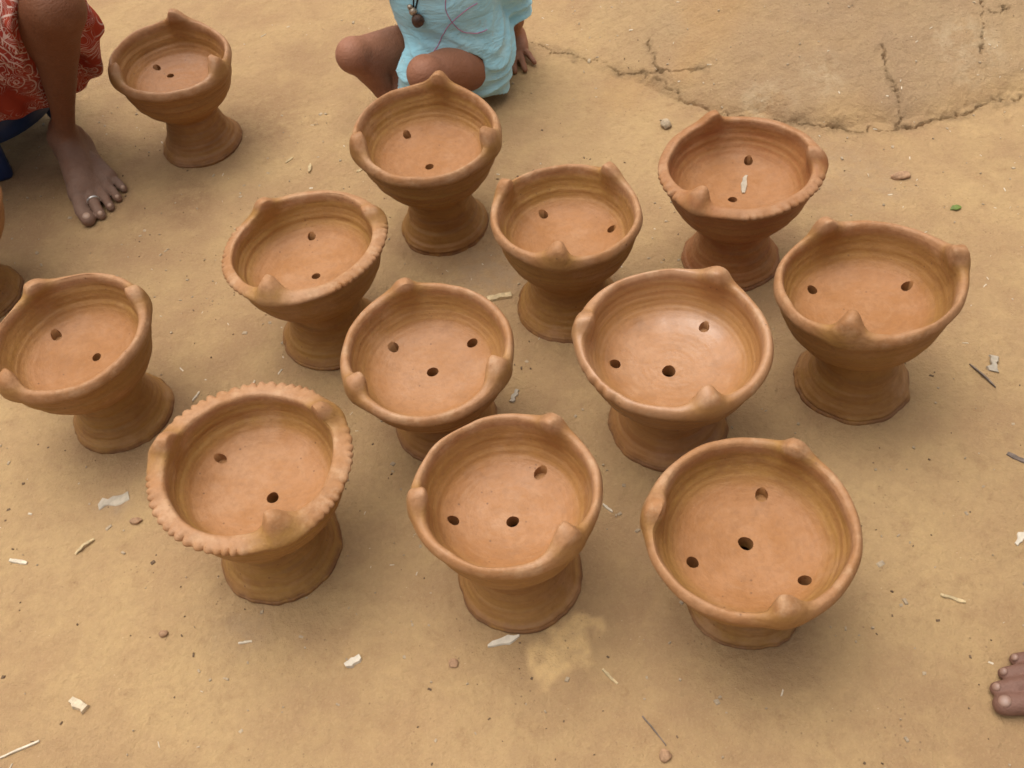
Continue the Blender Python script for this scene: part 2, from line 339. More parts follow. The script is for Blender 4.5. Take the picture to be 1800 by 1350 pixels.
def pot_profile(kind):
    inner = [(.0012,.1385),(.030,.1390),(.052,.1405),(.068,.1436),(.080,.1484)]
    outer = [(.1115,.172),(.1065,.152),(.0975,.132),(.0850,.115),(.0710,.1025),(.0605,.0940),(.0550,.0865),(.0535,.0780),(.0545,.066),(.0580,.049),(.0635,.034),(.0705,.021),(.0765,.0130),(.0792,.0098),(.0790,.0080),(.0808,.0062),(.0812,.0030),(.0800,.0)]
    rim = {'crimp': PROF_FLAT, 'thin': PROF_THIN}.get(kind, PROF_ROLL)
    P = catmull(inner+rim+outer, .0021)
    under = catmull([(.0800,.0),(.060,.004),(.045,.02),(.040,.05),(.038,.075),(.036,.096),(.028,.110),(.014,.115),(.0012,.1155)], .010)
    return np.vstack([P, under[1:]])
cutters = []
def build_pot(idx, base, rb, rimc, rz, rr, tx, ty, lugs, holes, label, kind='roll', mat='clay', crimp=None, lug_h=.0185):
    NA = 240
    pr = pot_profile(kind); r, z = pr[:, 0].copy(), pr[:, 1].copy(); npf = len(pr)
    th = np.arange(NA)/NA*2*math.pi
    s = np.concatenate([[0], np.cumsum(np.hypot(np.diff(r), np.diff(z)))])
    i_rim = int(np.argmax(np.where(z > .19, z, 0))); i_out = int(np.argmax(r))
    under0 = int(np.argmin(z+1e3*(np.arange(npf) < i_out)))
    # normals of profile
    tr, tz = np.gradient(r), np.gradient(z); L = np.hypot(tr, tz)+1e-9; nr, nz = tz/L, -tr/L     # outward (check sign below)
    if nz[3] < 0: nr, nz = -nr, -nz
    arr = np.arange(npf)
    inner = arr < i_rim; outer = (arr > i_out) & (arr <= under0)
    # throwing rings
    prs = np.random.default_rng(100+idx)
    ph = prs.uniform(0, 6.28, 8)
    ring = np.sin(s/.0052*math.pi*2*.55+ph[0]+1.6*np.sin(s*90+ph[1]))*.55+np.sin(s/.0105*math.pi*2*.5+ph[2])*.6+np.sin(s*310+ph[3])*.35
    amp = np.zeros(npf); amp[inner] = .00048*sst(.078, .097, r[inner])+.00010; amp[outer] = .00070
    amp *= prs.uniform(.8, 1.35)
    rimw_i = sst(.170, .192, z)*((arr < i_out+30))
    amp *= (1-.8*rimw_i)
    Rr = r[None, :]+(amp*ring*nr)[None, :]*(1+.35*np.cos(th[:, None]*2+ph[4])); Zz = z[None, :]+(amp*ring*nz)[None, :]+0*th[:, None]
    C, S = np.cos(th)[:, None], np.sin(th)[:, None]
    # handmade wobble
    Q = np.stack([C*1.0+0*Rr, S*1.0+0*Rr, np.broadcast_to(z*9, Rr.shape)], -1)
    wob = noise3(Q, 1.3, idx+.37); wob2 = noise3(Q, 3.6, idx+5.2)
    up = sst(.08, .19, z)[None, :]; edge = rimw_i[None, :]
    Rr = Rr*(1+.014*wob*up) + .0009*wob2*sst(.02, .06, r)[None, :]
    Zz = Zz + edge*(.0028*noise3(np.stack([C+0*Rr, S+0*Rr, 0*Rr], -1), 1.6, idx+9.1)+.0009*noise3(np.stack([C+0*Rr, S+0*Rr, 0*Rr], -1), 5.5, idx+9.1))
    foot = sst(.022, .004, z)[None, :]*(arr <= under0+2)[None, :]
    fn = noise3(np.stack([C+0*Rr, S+0*Rr, 0*Rr], -1), 2.8, idx+3.3)+.6*noise3(np.stack([C+0*Rr, S+0*Rr, 0*Rr], -1), 8.5, idx+3.3)
    Rr = Rr+foot*.0022*fn
    Zz = np.where((z < .012)[None, :] & (z > .001)[None, :], Zz+.0012*fn, Zz)
    Rr = Rr+np.where(arr < i_rim, .0026, 0)[None, :]*rimw_i[None, :]*noise3(np.stack([C+0*Rr, S+0*Rr, 0*Rr], -1), 1.9, idx+13.7)
    # crimped flange edge
    if crimp:
        for (a0, a1, k) in crimp:
            mid, hw = R_((a0+a1)/2), R_((a1-a0)/2); dd = np.abs((th-mid+math.pi) % (2*math.pi)-math.pi)
            wt = sst(hw, hw-.2, dd)[:, None]*sst(.112, .1205, r)[None, :]*rimw_i[None, :]
            sc = (np.abs(np.sin(th*k/2+1.3*np.sin(th*3+idx)+.6*np.sin(th*11+2*idx)))**.7)[:, None]; wt = wt*(.90+.35*np.sin(th*7+idx)*np.sin(th*5))[:, None]
            Rr = Rr+wt*(.0056*(sc-.62)); Zz = Zz+wt*(.0024*(sc-.5))
    # pot rests: rim drawn up into thumb-like horns
    lugw = np.zeros((NA, npf)); which = np.full((NA, npf), -1)
    topf = np.where(arr <= i_rim, 1., np.clip(1-(s-s[i_rim])/max(s[i_out]-s[i_rim], 1e-6)*.92, 0, 1)); topf[arr > i_out] = np.maximum(0, .08-(s[arr > i_out]-s[i_out])/.05)
    body_w = (np.where(arr <= i_rim, sst(.152, .196, z), topf**.8))[None, :]
    low_w = (np.where(arr <= i_rim, sst(.140, .192, z), topf))[None, :]
    flank = np.where(arr > i_rim, sst(.150, .190, z)*(arr < i_out+40), 0)[None, :]
    grp_w = (sst(.128, .190, z)*(arr < i_out+18))[None, :]
    for li, a in enumerate(lugs):
        d = (th-R_(a)+math.pi) % (2*math.pi)-math.pi; d = d+0*.0
        sk = prs.choice([-1, 1])*prs.uniform(.15, .42); dl = d*(1+sk*np.sign(d))
        h = lug_h*prs.uniform(.9, 1.1)
        narrow = np.exp(-np.abs(dl/.150)**2.6)[:, None]; wide = np.exp(-(dl/.36)**2)[:, None]
        Zz = Zz+h*(.66*narrow*body_w**1.3+.20*wide*low_w)
        # horn is thick: flatten into a ball, lean inwards, bulge outward flank
        outside = (arr > i_rim)[None, :]
        Rr = Rr+np.where(outside, .0030*narrow*flank+.0026*wide*flank, -.0050*narrow*body_w**2-.0022*wide*low_w)
        Rr = Rr+narrow*body_w**2*(.1085-Rr)*(.45 if kind == 'crimp' else .2 if kind == 'thin' else .12)
        Rr = Rr-.0055*narrow*body_w**3
        Zz = Zz+(.0100 if kind == 'crimp' else .0070)*np.exp(-np.abs(dl/.112)**3)[:, None]*np.exp(-np.abs((s-s[i_rim])/.0105)**3)[None, :]
        lw = np.exp(-np.abs(dl/.24)**4)[:, None]*grp_w
        which = np.where((lw > .42) & (lw > lugw), li, which); lugw = np.maximum(lugw, lw)
    # coordinates
    kz = rz/RH; kr = np.interp(z, [0, .07, .17], [rb/RB, (rb/RB+rr/RR)/2, rr/RR])[None, :]
    Rr = Rr*kr; Zz = Zz*kz
    X, Y = Rr*C, Rr*S
    u = sst(.05, .17, z)[None, :]
    Zz = Zz+u*(X*tx+Y*ty)
    lx, ly = rimc[0]-base[0], rimc[1]-base[1]
    X = X+lx*u; Y = Y+ly*u
    V = np.stack([X, Y, Zz], -1).reshape(-1, 3)
    ii = np.arange(NA*npf).reshape(NA, npf); nx = np.roll(ii, -1, 0)
    F = np.stack([ii[:, :-1], nx[:, :-1], nx[:, 1:], ii[:, 1:]], -1)           # (NA,npf-1,4)
    # material index = part: 0 bowl, 1 rim, 2.. rests, 5 pedestal
    part = np.zeros((NA, npf-1), int)
    zc = .5*(z[:-1]+z[1:]); ac = arr[:-1]
    part[:, (zc > .186) & (ac < i_out+14)] = 1
    part[:, (zc < .0885) & (ac > i_out)] = 5
    part[:, (ac >= under0)] = 5
    wf = which[:, :-1]; part = np.where(wf >= 0, wf+2, part)
    Fq = F.reshape(-1, 4); pq = part.reshape(-1)
    # cap fans at the two tiny poles, as n-gons
    me = bpy.data.meshes.new('pot_raw')
    nq = len(Fq); me.vertices.add(len(V)); me.vertices.foreach_set('co', V.astype(np.float32).ravel())
    loops = np.concatenate([Fq.ravel(), ii[::-1, 0], ii[:, -1]]).astype(np.int32)
    # orientation: make floor face up
    me.loops.add(len(loops)); me.loops.foreach_set('vertex_index', loops)
    me.polygons.add(nq+2); me.polygons.foreach_set('loop_start', np.concatenate([np.arange(nq)*4, [nq*4, nq*4+NA]]).astype(np.int32))
    me.polygons.foreach_set('material_index', np.concatenate([pq, [0, 0]]).astype(np.int32))
    me.update(calc_edges=True); me.validate()
    bm = bmesh.new(); bm.from_mesh(me); bmesh.ops.recalc_face_normals(bm, faces=bm.faces)
    bm.to_mesh(me); bm.free()
    for _ in range(6): me.materials.append(M[mat])
    tmp = bpy.data.objects.new('tmp', me); COL.objects.link(tmp)
    if holes:
        bmc = bmesh.new()
        for (hx, hy, hr, deep) in holes:
            z0 = rz*.140/RH; hr = hr*1.32
            hd = math.hypot(hx, hy); lim = .0735*rr/RR; hx, hy = (hx*lim/hd, hy*lim/hd) if hd > lim else (hx, hy)
            hx2, hy2 = hx+lx, hy+ly
            tilt = Matrix.Translation((hx2, hy2, z0+(.0 if deep else -.0))) @ Matrix.Rotation(prs.uniform(-.12, .12), 4, 'X') @ Matrix.Rotation(prs.uniform(-.12, .12), 4, 'Y')
            depth = .16 if deep == 2 else (.10 if deep == 1 else .024)
            zl = rz/RH*float(np.interp(math.hypot(hx, hy)*RR/rr, [.03, .052, .068, .080], [.1390, .1405, .1436, .1484]))+.84*(hx*tx+hy*ty)
            if not deep: tilt = Matrix.Translation((hx2, hy2, zl))
            rv = bmesh.ops.create_cone(bmc, cap_ends=True, segments=24, radius1=hr*.92, radius2=hr*1.06, depth=depth, matrix=tilt @ Matrix.Translation((0, 0, .035-depth/2 if deep else .0005)))
            ea = prs.uniform(0, 6.28); el = prs.uniform(.04, .12)
            for vtx in rv['verts']:
                dx, dy = vtx.co.x-hx2, vtx.co.y-hy2; an_ = math.atan2(dy, dx); k_ = 1+el*math.sin(2*an_+ea)+.03*math.sin(3*an_+2*ea); vtx.co.x = hx2+dx*k_; vtx.co.y = hy2+dy*k_
        bmesh.ops.recalc_face_normals(bmc, faces=bmc.faces)
        mc = bpy.data.meshes.new('cut'); bmc.to_mesh(mc); bmc.free()
        oc = bpy.data.objects.new('cut', mc); COL.objects.link(oc)
        md = tmp.modifiers.new('b', 'BOOLEAN'); md.operation = 'DIFFERENCE'; md.object = oc; md.solver = 'MANIFOLD'
        dg = bpy.context.evaluated_depsgraph_get(); n0 = len(me.polygons)
        me2 = bpy.data.meshes.new_from_object(tmp.evaluated_get(dg))
        bpy.data.objects.remove(oc); 
        if len(me2.polygons) < 1000:
            print('boolean failed', idx); me2 = me
    else: me2 = me
    bpy.data.objects.remove(tmp)
    me2.polygons.foreach_set('use_smooth', np.ones(len(me2.polygons), bool))
    me2.set_sharp_from_angle(angle=R_(62))
    nv, nl, nf = len(me2.vertices), len(me2.loops), len(me2.polygons)
    co = np.empty(nv*3, np.float32); me2.vertices.foreach_get('co', co); co = co.reshape(-1, 3)
    lv = np.empty(nl, np.int32); me2.loops.foreach_get('vertex_index', lv)
    ls = np.empty(nf, np.int32); me2.polygons.foreach_get('loop_start', ls); lt = np.empty(nf, np.int32); me2.polygons.foreach_get('loop_total', lt)
    mi = np.empty(nf, np.int32); me2.polygons.foreach_get('material_index', mi)
    cn = np.empty(nl*3, np.float32); me2.corner_normals.foreach_get('vector', cn); cn = cn.reshape(-1, 3)
    # shading attributes in pot space
    un = co.copy(); zz = un[:, 2]/kz; uu = sst(.05, .17, zz); px, py = un[:, 0]-lx*uu, un[:, 1]-ly*uu
    zz = zz-uu*(px*tx+py*ty)/kz; rad = np.hypot(px, py); krv = np.interp(zz, [0, .07, .17], [rb/RB, (rb/RB+rr/RR)/2, rr/RR]); rad = rad/krv
    ct, sn = px/np.maximum(rad, .004), py/np.maximum(rad, .004)
    sp = np.where(zz > .095, zz+rad*1.0, zz-.6*rad)
    pv = co+np.array([idx*1.7, idx*.9, idx*.3]); cyv = np.stack([ct*.010+idx, sn*.010, sp], -1)
    floorw = sst(.100, .076, rad)*sst(.132, .136, zz)*sst(.170, .152, zz)
    rimw = sst(.184, .196, zz); az = np.arctan2(py, px); lugc = np.zeros(len(az))
    for a in lugs: lugc = np.maximum(lugc, np.exp(-(((az-R_(a)+math.pi) % (2*math.pi)-math.pi)/.30)**4))
    rimw = rimw*np.clip(1-.95*lugc+lugc*sst(.208, .218, zz), 0, 1)
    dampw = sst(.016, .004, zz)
    root = empty('clay_stove', (base[0], base[1], gz(*base)-.0015)); tag(root, label, 'stove', 'clay stoves drying on the mud floor')
    names = {0: 'bowl', 1: 'rim', 2: 'pot_rest', 3: 'pot_rest', 4: 'pot_rest', 5: 'pedestal'}
    fl = np.repeat(np.arange(nf), lt)
    for pi, nm in names.items():
        fs = np.nonzero(mi == pi)[0]
        if not len(fs): continue
        lm = mi[fl] == pi; lvp = lv[lm]; uq, inv = np.unique(lvp, return_inverse=True)
        o = bpy.data.meshes.new(nm); o.vertices.add(len(uq)); o.vertices.foreach_set('co', co[uq].ravel())
        o.loops.add(len(lvp)); o.loops.foreach_set('vertex_index', inv.astype(np.int32))
        o.polygons.add(len(fs)); ltp = lt[fs]; o.polygons.foreach_set('loop_start', np.concatenate([[0], np.cumsum(ltp)[:-1]]).astype(np.int32))
        o.update(calc_edges=True); o.polygons.foreach_set('use_smooth', np.ones(len(fs), bool))
        o.normals_split_custom_set(cn[lm].tolist())
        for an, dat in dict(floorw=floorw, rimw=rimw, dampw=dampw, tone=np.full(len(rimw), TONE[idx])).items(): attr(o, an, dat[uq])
        attr(o, 'pv', pv[uq], 'FLOAT_VECTOR'); attr(o, 'cy', cyv[uq], 'FLOAT_VECTOR')
        po = link(nm, o, M[mat], rim_o if nm == 'pot_rest' else root)
        if nm == 'rim': rim_o = po
    return root
TONE = {1: .95, 2: .7, 3: .35, 4: .45, 5: .8, 6: .6, 7: .4, 8: .15, 9: .5, 10: .25, 11: .3, 12: .45, 13: .8}
POTS = [
 (1, (-0.5338,1.7051), .0793, (-0.5326,1.705), .1921, .1102, -.0649, .0707, [87,-154,-26], [(-.064,.070,.0048,1),(-.020,.030,.0045,1)], 'brown clay stove standing alone beside the bare leg and red cloth', dict(lug_h=.0225, mat='clay_mid')),
 (2, (-0.0755,1.3587), .0773, (-0.0777,1.3612), .2042, .1203, -.0385, .0489, [72,-166,-30], [(-.040,.073,.0056,0),(-.004,-.012,.0052,1)], 'clay stove right in front of the child, hiding the child\'s feet', dict(lug_h=.0225)),
 (3, (-0.2756,1.145), .0823, (-0.2754,1.1461), .1992, .1211, .0399, -.0553, [126,-115,16], [(-.002,.080,.0050,1),(.005,-.013,.0052,1)], 'clay stove with flat crimped rim, below and left of the child', dict(kind='thin', crimp=[(-75,12,70),(140,235,70)])),
 (4, (0.1119,1.1305), .0867, (0.1164,1.131), .1966, .1121, -.0206, -.0265, [143,42,-103], [(-.030,.064,.0056,1),(.075,.008,.0048,1)], 'small smooth-rimmed clay stove between the child\'s stove and the crimped stove by the crack', {}),
 (5, (0.3887,1.1772), .0787, (0.3889,1.1781), .1985, .119, .0136, -.0266, [98,-13,-136], [(.039,.074,.0056,1),(-.010,-.012,.0050,1)], 'clay stove with notched rim nearest the crack, grey flake lying in its bowl', dict(kind='thin', crimp=[(-105,-20,66),(170,215,66)], mat='clay_red')),
 (6, (0.498,0.892), .0815, (0.4898,0.9014), .2064, .1212, .086, -.1001, [106,-5,-124], [(-.054,.056,.0054,1),(.078,.026,.0056,1)], 'rightmost clay stove, tall waisted, with two holes side by side', dict(lug_h=.026)),
 (7, (-0.1054,0.9253), .0763, (-0.1074,0.9174), .1807, .1187, -.02, .0539, [101,-152,-28], [(-.057,.058,.0056,1),(.068,.046,.0056,1),(0,.004,.0060,2)], 'clay stove in the middle of the group with three holes in its floor', dict(mat='clay_mid')),
 (8, (0.2173,0.8647), .0859, (0.2192,0.8605), .1918, .1291, -.0337, -.0108, [47,163,-80], [(.060,.060,.0058,0),(-.076,.012,.0056,1),(-.007,-.008,.0072,2)], 'clay stove with wet shiny floor, centre right', dict(mat='clay_wet', crimp=[(-170,-120,30)])),
 (9, (-0.6083,1.0387), .0787, (-0.6129,1.0362), .1958, .1167, .0355, .0171, [126,25,-130], [(-.058,.062,.0062,0),(.017,.001,.0052,1)], 'clay stove at left edge, rim just cut by the picture edge', {}),
 (10, (-0.3501,0.7492), .0856, (-0.3366,0.7574), .2008, .1235, -.055, .0007, [163,31,-71], [(-.060,.054,.0056,0),(.012,-.016,.0058,2)], 'front left clay stove with scalloped flat rim all around', dict(kind='crimp', crimp=[(-60,25,68),(45,150,64),(175,275,68)])),
 (11, (-0.0267,0.6529), .0826, (-0.026,0.6581), .2024, .1145, -.0165, -.0433, [48,-179,-51], [(.046,.056,.0064,0),(-.072,.003,.0052,1),(.002,-.007,.0058,2)], 'front middle clay stove, white splinter lying at its foot', dict(mat='clay_mid')),
 (12, (0.2562,0.5784), .077, (0.2468,0.5737), .1858, .122, .0006, -.0022, [50,166,-88], [(.036,.070,.0062,0),(-.068,-.009,.0056,1),(.052,-.054,.0056,1),(0,.008,.0066,2)], 'front right clay stove, widest bowl, nearest the toes', {}),
 (13, (-0.908,1.350), .080, (-0.893,1.350), .198, .119, .0, .02, [60,-170,-50], [], 'clay stove almost wholly cut off by the left edge', {}),
]
build_ground()
for p in POTS: build_pot(*p[:11], **p[11])

# the half-punched plug ring stays in the far hole of the front right stove
# ------------------------------------------------------------------ volumes for bodies and cloth
class Vol:
    def __init__(s, lo, hi, vox):
        s.lo = np.array(lo, float); s.v = vox; s.n = np.ceil((np.array(hi)-s.lo)/vox).astype(int)+1
        s.F = np.full(s.n, .5, np.float32)
    def grid(s, lo, hi):
        a = np.clip(np.floor((np.array(lo)-s.lo)/s.v).astype(int), 0, s.n); b = np.clip(np.ceil((np.array(hi)-s.lo)/s.v).astype(int)+1, 0, s.n)
        if (b <= a).any(): return None, None
        ax = [s.lo[i]+np.arange(a[i], b[i])*s.v for i in range(3)]
        G = np.stack(np.meshgrid(*ax, indexing='ij'), -1).astype(np.float32)
        return tuple(slice(a[i], b[i]) for i in range(3)), G
    def union(s, sl, d, k):
        A = s.F[sl]
        if k > 0:
            h = np.clip(.5+.5*(d-A)/k, 0, 1); s.F[sl] = d*(1-h)+A*h-k*h*(1-h)
        else: s.F[sl] = np.minimum(A, d)
    def seg(s, p0, p1, r0, r1, k=.01, flat=None):
        p0, p1 = np.array(p0, float), np.array(p1, float); mr = max(r0, r1)+k+.02
        sl, G = s.grid(np.minimum(p0, p1)-mr, np.maximum(p0, p1)+mr)
        if sl is None: return
        ab = p1-p0; t = np.clip(((G-p0)@ab)/(ab@ab+1e-12), 0, 1)
        Dv = G-(p0+t[..., None]*ab)
        if flat is not None:                      # flat: (axis vector, factor) stretches the section along an axis
            axv, fc = np.array(flat[0], float), flat[1]; axv = axv/np.linalg.norm(axv); q = Dv@axv; Dv = Dv+(q*(1/fc-1))[..., None]*axv
        s.union(sl, np.linalg.norm(Dv, axis=-1)-(r0+(r1-r0)*t), k)
    def chain(s, pts, rs, k=.01, flat=None):
        for i in range(len(pts)-1): s.seg(pts[i], pts[i+1], rs[i], rs[i+1], k if i == 0 else min(k, .003), flat)
    def ell(s, c, r, k=.01, rot=None):
        c = np.array(c, float); r = np.array(r, float); mr = r.max()+k+.02
        sl, G = s.grid(c-mr, c+mr)
        if sl is None: return
        P = G-c
        if rot is not None: P = P@np.array(rot)
        k0 = np.linalg.norm(P/r, axis=-1); k1 = np.linalg.norm(P/(r*r), axis=-1)+1e-9
        s.union(sl, k0*(k0-1)/k1, k)
    def all(s):
        return s.grid(s.lo, s.lo+s.n*s.v)[1][:s.n[0], :s.n[1], :s.n[2]]
    def mesh(s, name, lap=2):
        F = s.F; S = F < 0; sh = np.array(F.shape)-1
        cor = [(i, j, k) for i in (0, 1) for j in (0, 1) for k in (0, 1)]
        sub = lambda A, c: A[c[0]:c[0]+sh[0], c[1]:c[1]+sh[1], c[2]:c[2]+sh[2]]
        cnt = sum(sub(S, c).astype(np.uint8) for c in cor); act = (cnt > 0) & (cnt < 8)
        I = np.argwhere(act); vals = {c: F[I[:, 0]+c[0], I[:, 1]+c[1], I[:, 2]+c[2]] for c in cor}
        acc = np.zeros((len(I), 3)); num = np.zeros(len(I))
        for a in cor:
            for ax in range(3):
                if a[ax]: continue
                b = list(a); b[ax] = 1; b = tuple(b); va, vb = vals[a], vals[b]; mk = (va < 0) != (vb < 0)
                t = np.where(mk, va/np.where(mk, va-vb, 1), 0); p = np.tile(np.array(a, float), (len(I), 1)); p[:, ax] = t
                acc[mk] += p[mk]; num[mk] += 1
        V = (I+acc/num[:, None])*s.v+s.lo
        idm = np.full(sh, -1, np.int32); idm[act] = np.arange(len(I)); Fs = []
        for ax in range(3):
            o1, o2 = [(1, 2), (2, 0), (0, 1)][ax]
            A = np.take(S, range(S.shape[ax]-1), ax); B = np.take(S, range(1, S.shape[ax]), ax)
            E = np.argwhere(A != B); E = E[(E[:, o1] > 0) & (E[:, o2] > 0) & (E[:, o1] < sh[o1]) & (E[:, o2] < sh[o2])]
            ina = S[E[:, 0], E[:, 1], E[:, 2]]
            q = []
            for (da, db) in ((-1, -1), (0, -1), (0, 0), (-1, 0)):
                c = E.copy(); c[:, o1] += da; c[:, o2] += db; q.append(idm[c[:, 0], c[:, 1], c[:, 2]])
            q = np.stack(q, -1); q[~ina] = q[~ina][:, ::-1]; Fs.append(q)
        Fc = np.concatenate(Fs); Fc = Fc[(Fc >= 0).all(1)]
        for _ in range(lap):                      # a little relaxation
            e = np.concatenate([Fc[:, [0, 1]], Fc[:, [1, 2]], Fc[:, [2, 3]], Fc[:, [3, 0]]])
            sm = np.zeros_like(V); ct = np.zeros(len(V))
            for c in range(3): sm[:, c] = np.bincount(e[:, 0], V[e[:, 1], c], len(V))+np.bincount(e[:, 1], V[e[:, 0], c], len(V))
            ct = np.bincount(e[:, 0], minlength=len(V))+np.bincount(e[:, 1], minlength=len(V))
            V = V+.5*(sm/np.maximum(ct, 1)[:, None]-V)
        return np_mesh(name, V, Fc)

TOES = [[(.165,.027,.019),(.200,.034,.015),(.222,.031,.0125)], [(.170,.008,.019),(.203,.010,.0185),(.222,.009,.0095)], [(.166,-.008,.017),(.195,-.010,.0165),(.212,-.011,.0090)], [(.158,-.022,.016),(.184,-.027,.015),(.199,-.029,.0085)], [(.146,-.033,.015),(.168,-.042,.0135),(.182,-.045,.0080)]]
TOER = [(.0150,.0128,.0128), (.0105,.0094,.0088), (.0098,.0086,.0080), (.0092,.0080,.0077), (.0092,.0080,.0074)]
class Foot:
    """heel at o, pointing along f; big = unit vector towards the big toe"""
    def __init__(s, o, f, big_side, sc=1.0, spread=1.0, tl=1.0):
        s.sp = spread; s.tl = tl
        f = np.array(f, float); f /= np.linalg.norm(f); s.f = f; s.b = np.array([-f[1], f[0]])*big_side; s.o = np.array(o, float); s.sc = sc
    def p(s, q):
        x, y, z = q; x = x if x < .16 else .16+(x-.16)*s.tl; w = s.o[:2]+s.sc*(x*s.f+y*s.sp*s.b); return (w[0], w[1], s.o[2]+s.sc*z)
    def add(s, vol, k=.012):
        q, c = s.p, s.sc
        vol.seg(q((.034,0,.030)), q((.040,-.002,.036)), .032*c, .033*c, k)
        vol.seg(q((.045,0,.045)), q((.057,0,.092)), .029*c, .0215*c, .018*c)
        vol.seg(q((.05,-.004,.036)), q((.135,.010,.032)), .032*c, .027*c, .015*c)
        vol.seg(q((.05,-.014,.021)), q((.148,-.030,.017)), .020*c, .0155*c, .012*c)
        vol.seg(q((.162,.024,.021)), q((.148,-.028,.0165)), .0195*c, .0150*c, .012*c)
        vol.seg(q((.068,.004,.068)), q((.155,.012,.029)), .024*c, .018*c, .02*c)
        vol.ell(q((.060,.020,.076)), (.011*c, .010*c, .013*c), .012*c); vol.ell(q((.055,-.021,.068)), (.011*c, .009*c, .013*c), .012*c)
        for pts, rs in zip(TOES, TOER):
            vol.seg(q((pts[0][0]-.045, pts[0][1]*.75, .037)), q(pts[0]), .006*c, rs[0]*c*.95, .012*c)
            vol.chain([q(t) for t in pts], [r*c for r in rs], .0018*c)
    def nails(s, body, mat, which=range(5)):
        for i in which:
            pts, rs = TOES[i], TOER[i]; tip = np.array(pts[2]); r = rs[2]
            bmn = bmesh.new(); bmesh.ops.create_uvsphere(bmn, u_segments=14, v_segments=8, radius=1)
            ang = .35 if i == 0 else .75
            c = s.p((tip[0]+r*.35*math.sin(ang), tip[1], tip[2]+r*.80)); L = r*.55*s.sc; W = r*.55*s.sc
            az = math.atan2(s.f[1], s.f[0])
            mtx = Matrix.Translation(c) @ Matrix.Rotation(az, 4, 'Z') @ Matrix.Rotation(ang, 4, 'Y') @ Matrix.Diagonal((L, W, .0028*s.sc, 1))
            bmesh.ops.transform(bmn, matrix=mtx, verts=bmn.verts); me = bpy.data.meshes.new('toenail'); bmn.to_mesh(me); bmn.free()
            for pl in me.polygons: pl.use_smooth = True
            link('toenail', me, mat, body)

def child_of(name, me, mat, root):
    o = link(name, me, mat, root); o.matrix_parent_inverse = Matrix.Translation(-Vector(root.location)); return o
def tube_mesh(name, pts, rad, seg=8, closed=False):
    P = np.array(pts, float); n = len(P); T = np.gradient(P, axis=0) if not closed else np.roll(P, -1, 0)-np.roll(P, 1, 0)
    T /= np.linalg.norm(T, axis=1)[:, None]+1e-12; rad = np.broadcast_to(rad, (n,))
    up = np.array([0, 0, 1.]) if abs(T[:, 2]).max() < .9 else np.array([.3, .9, .1])
    A = np.cross(T, up); A /= np.linalg.norm(A, axis=1)[:, None]+1e-12; B = np.cross(T, A)
    a = np.arange(seg)/seg*2*math.pi
    V = P[:, None]+rad[:, None, None]*(np.cos(a)[None, :, None]*A[:, None]+np.sin(a)[None, :, None]*B[:, None])
    V = V.reshape(-1, 3); F = []
    for i in range(n if closed else n-1):
        j = (i+1) % n
        for q in range(seg): F.append((i*seg+q, i*seg+(q+1) % seg, j*seg+(q+1) % seg, j*seg+q))
    me = np_mesh(name, V, F)
    if not closed:
        bm = bmesh.new(); bm.from_mesh(me); bmesh.ops.holes_fill(bm, edges=[e for e in bm.edges if e.is_boundary]); bm.to_mesh(me); bm.free()
    return me
def torus_mesh(name, c, axis, R, r, n=28, m=10):
    q = Vector(axis).to_track_quat('Z', 'Y'); pts = [Vector(c)+q @ Vector((R*math.cos(t), R*math.sin(t), 0)) for t in np.arange(n)/n*2*math.pi]
    return tube_mesh(name, [tuple(p) for p in pts], r, m, True)

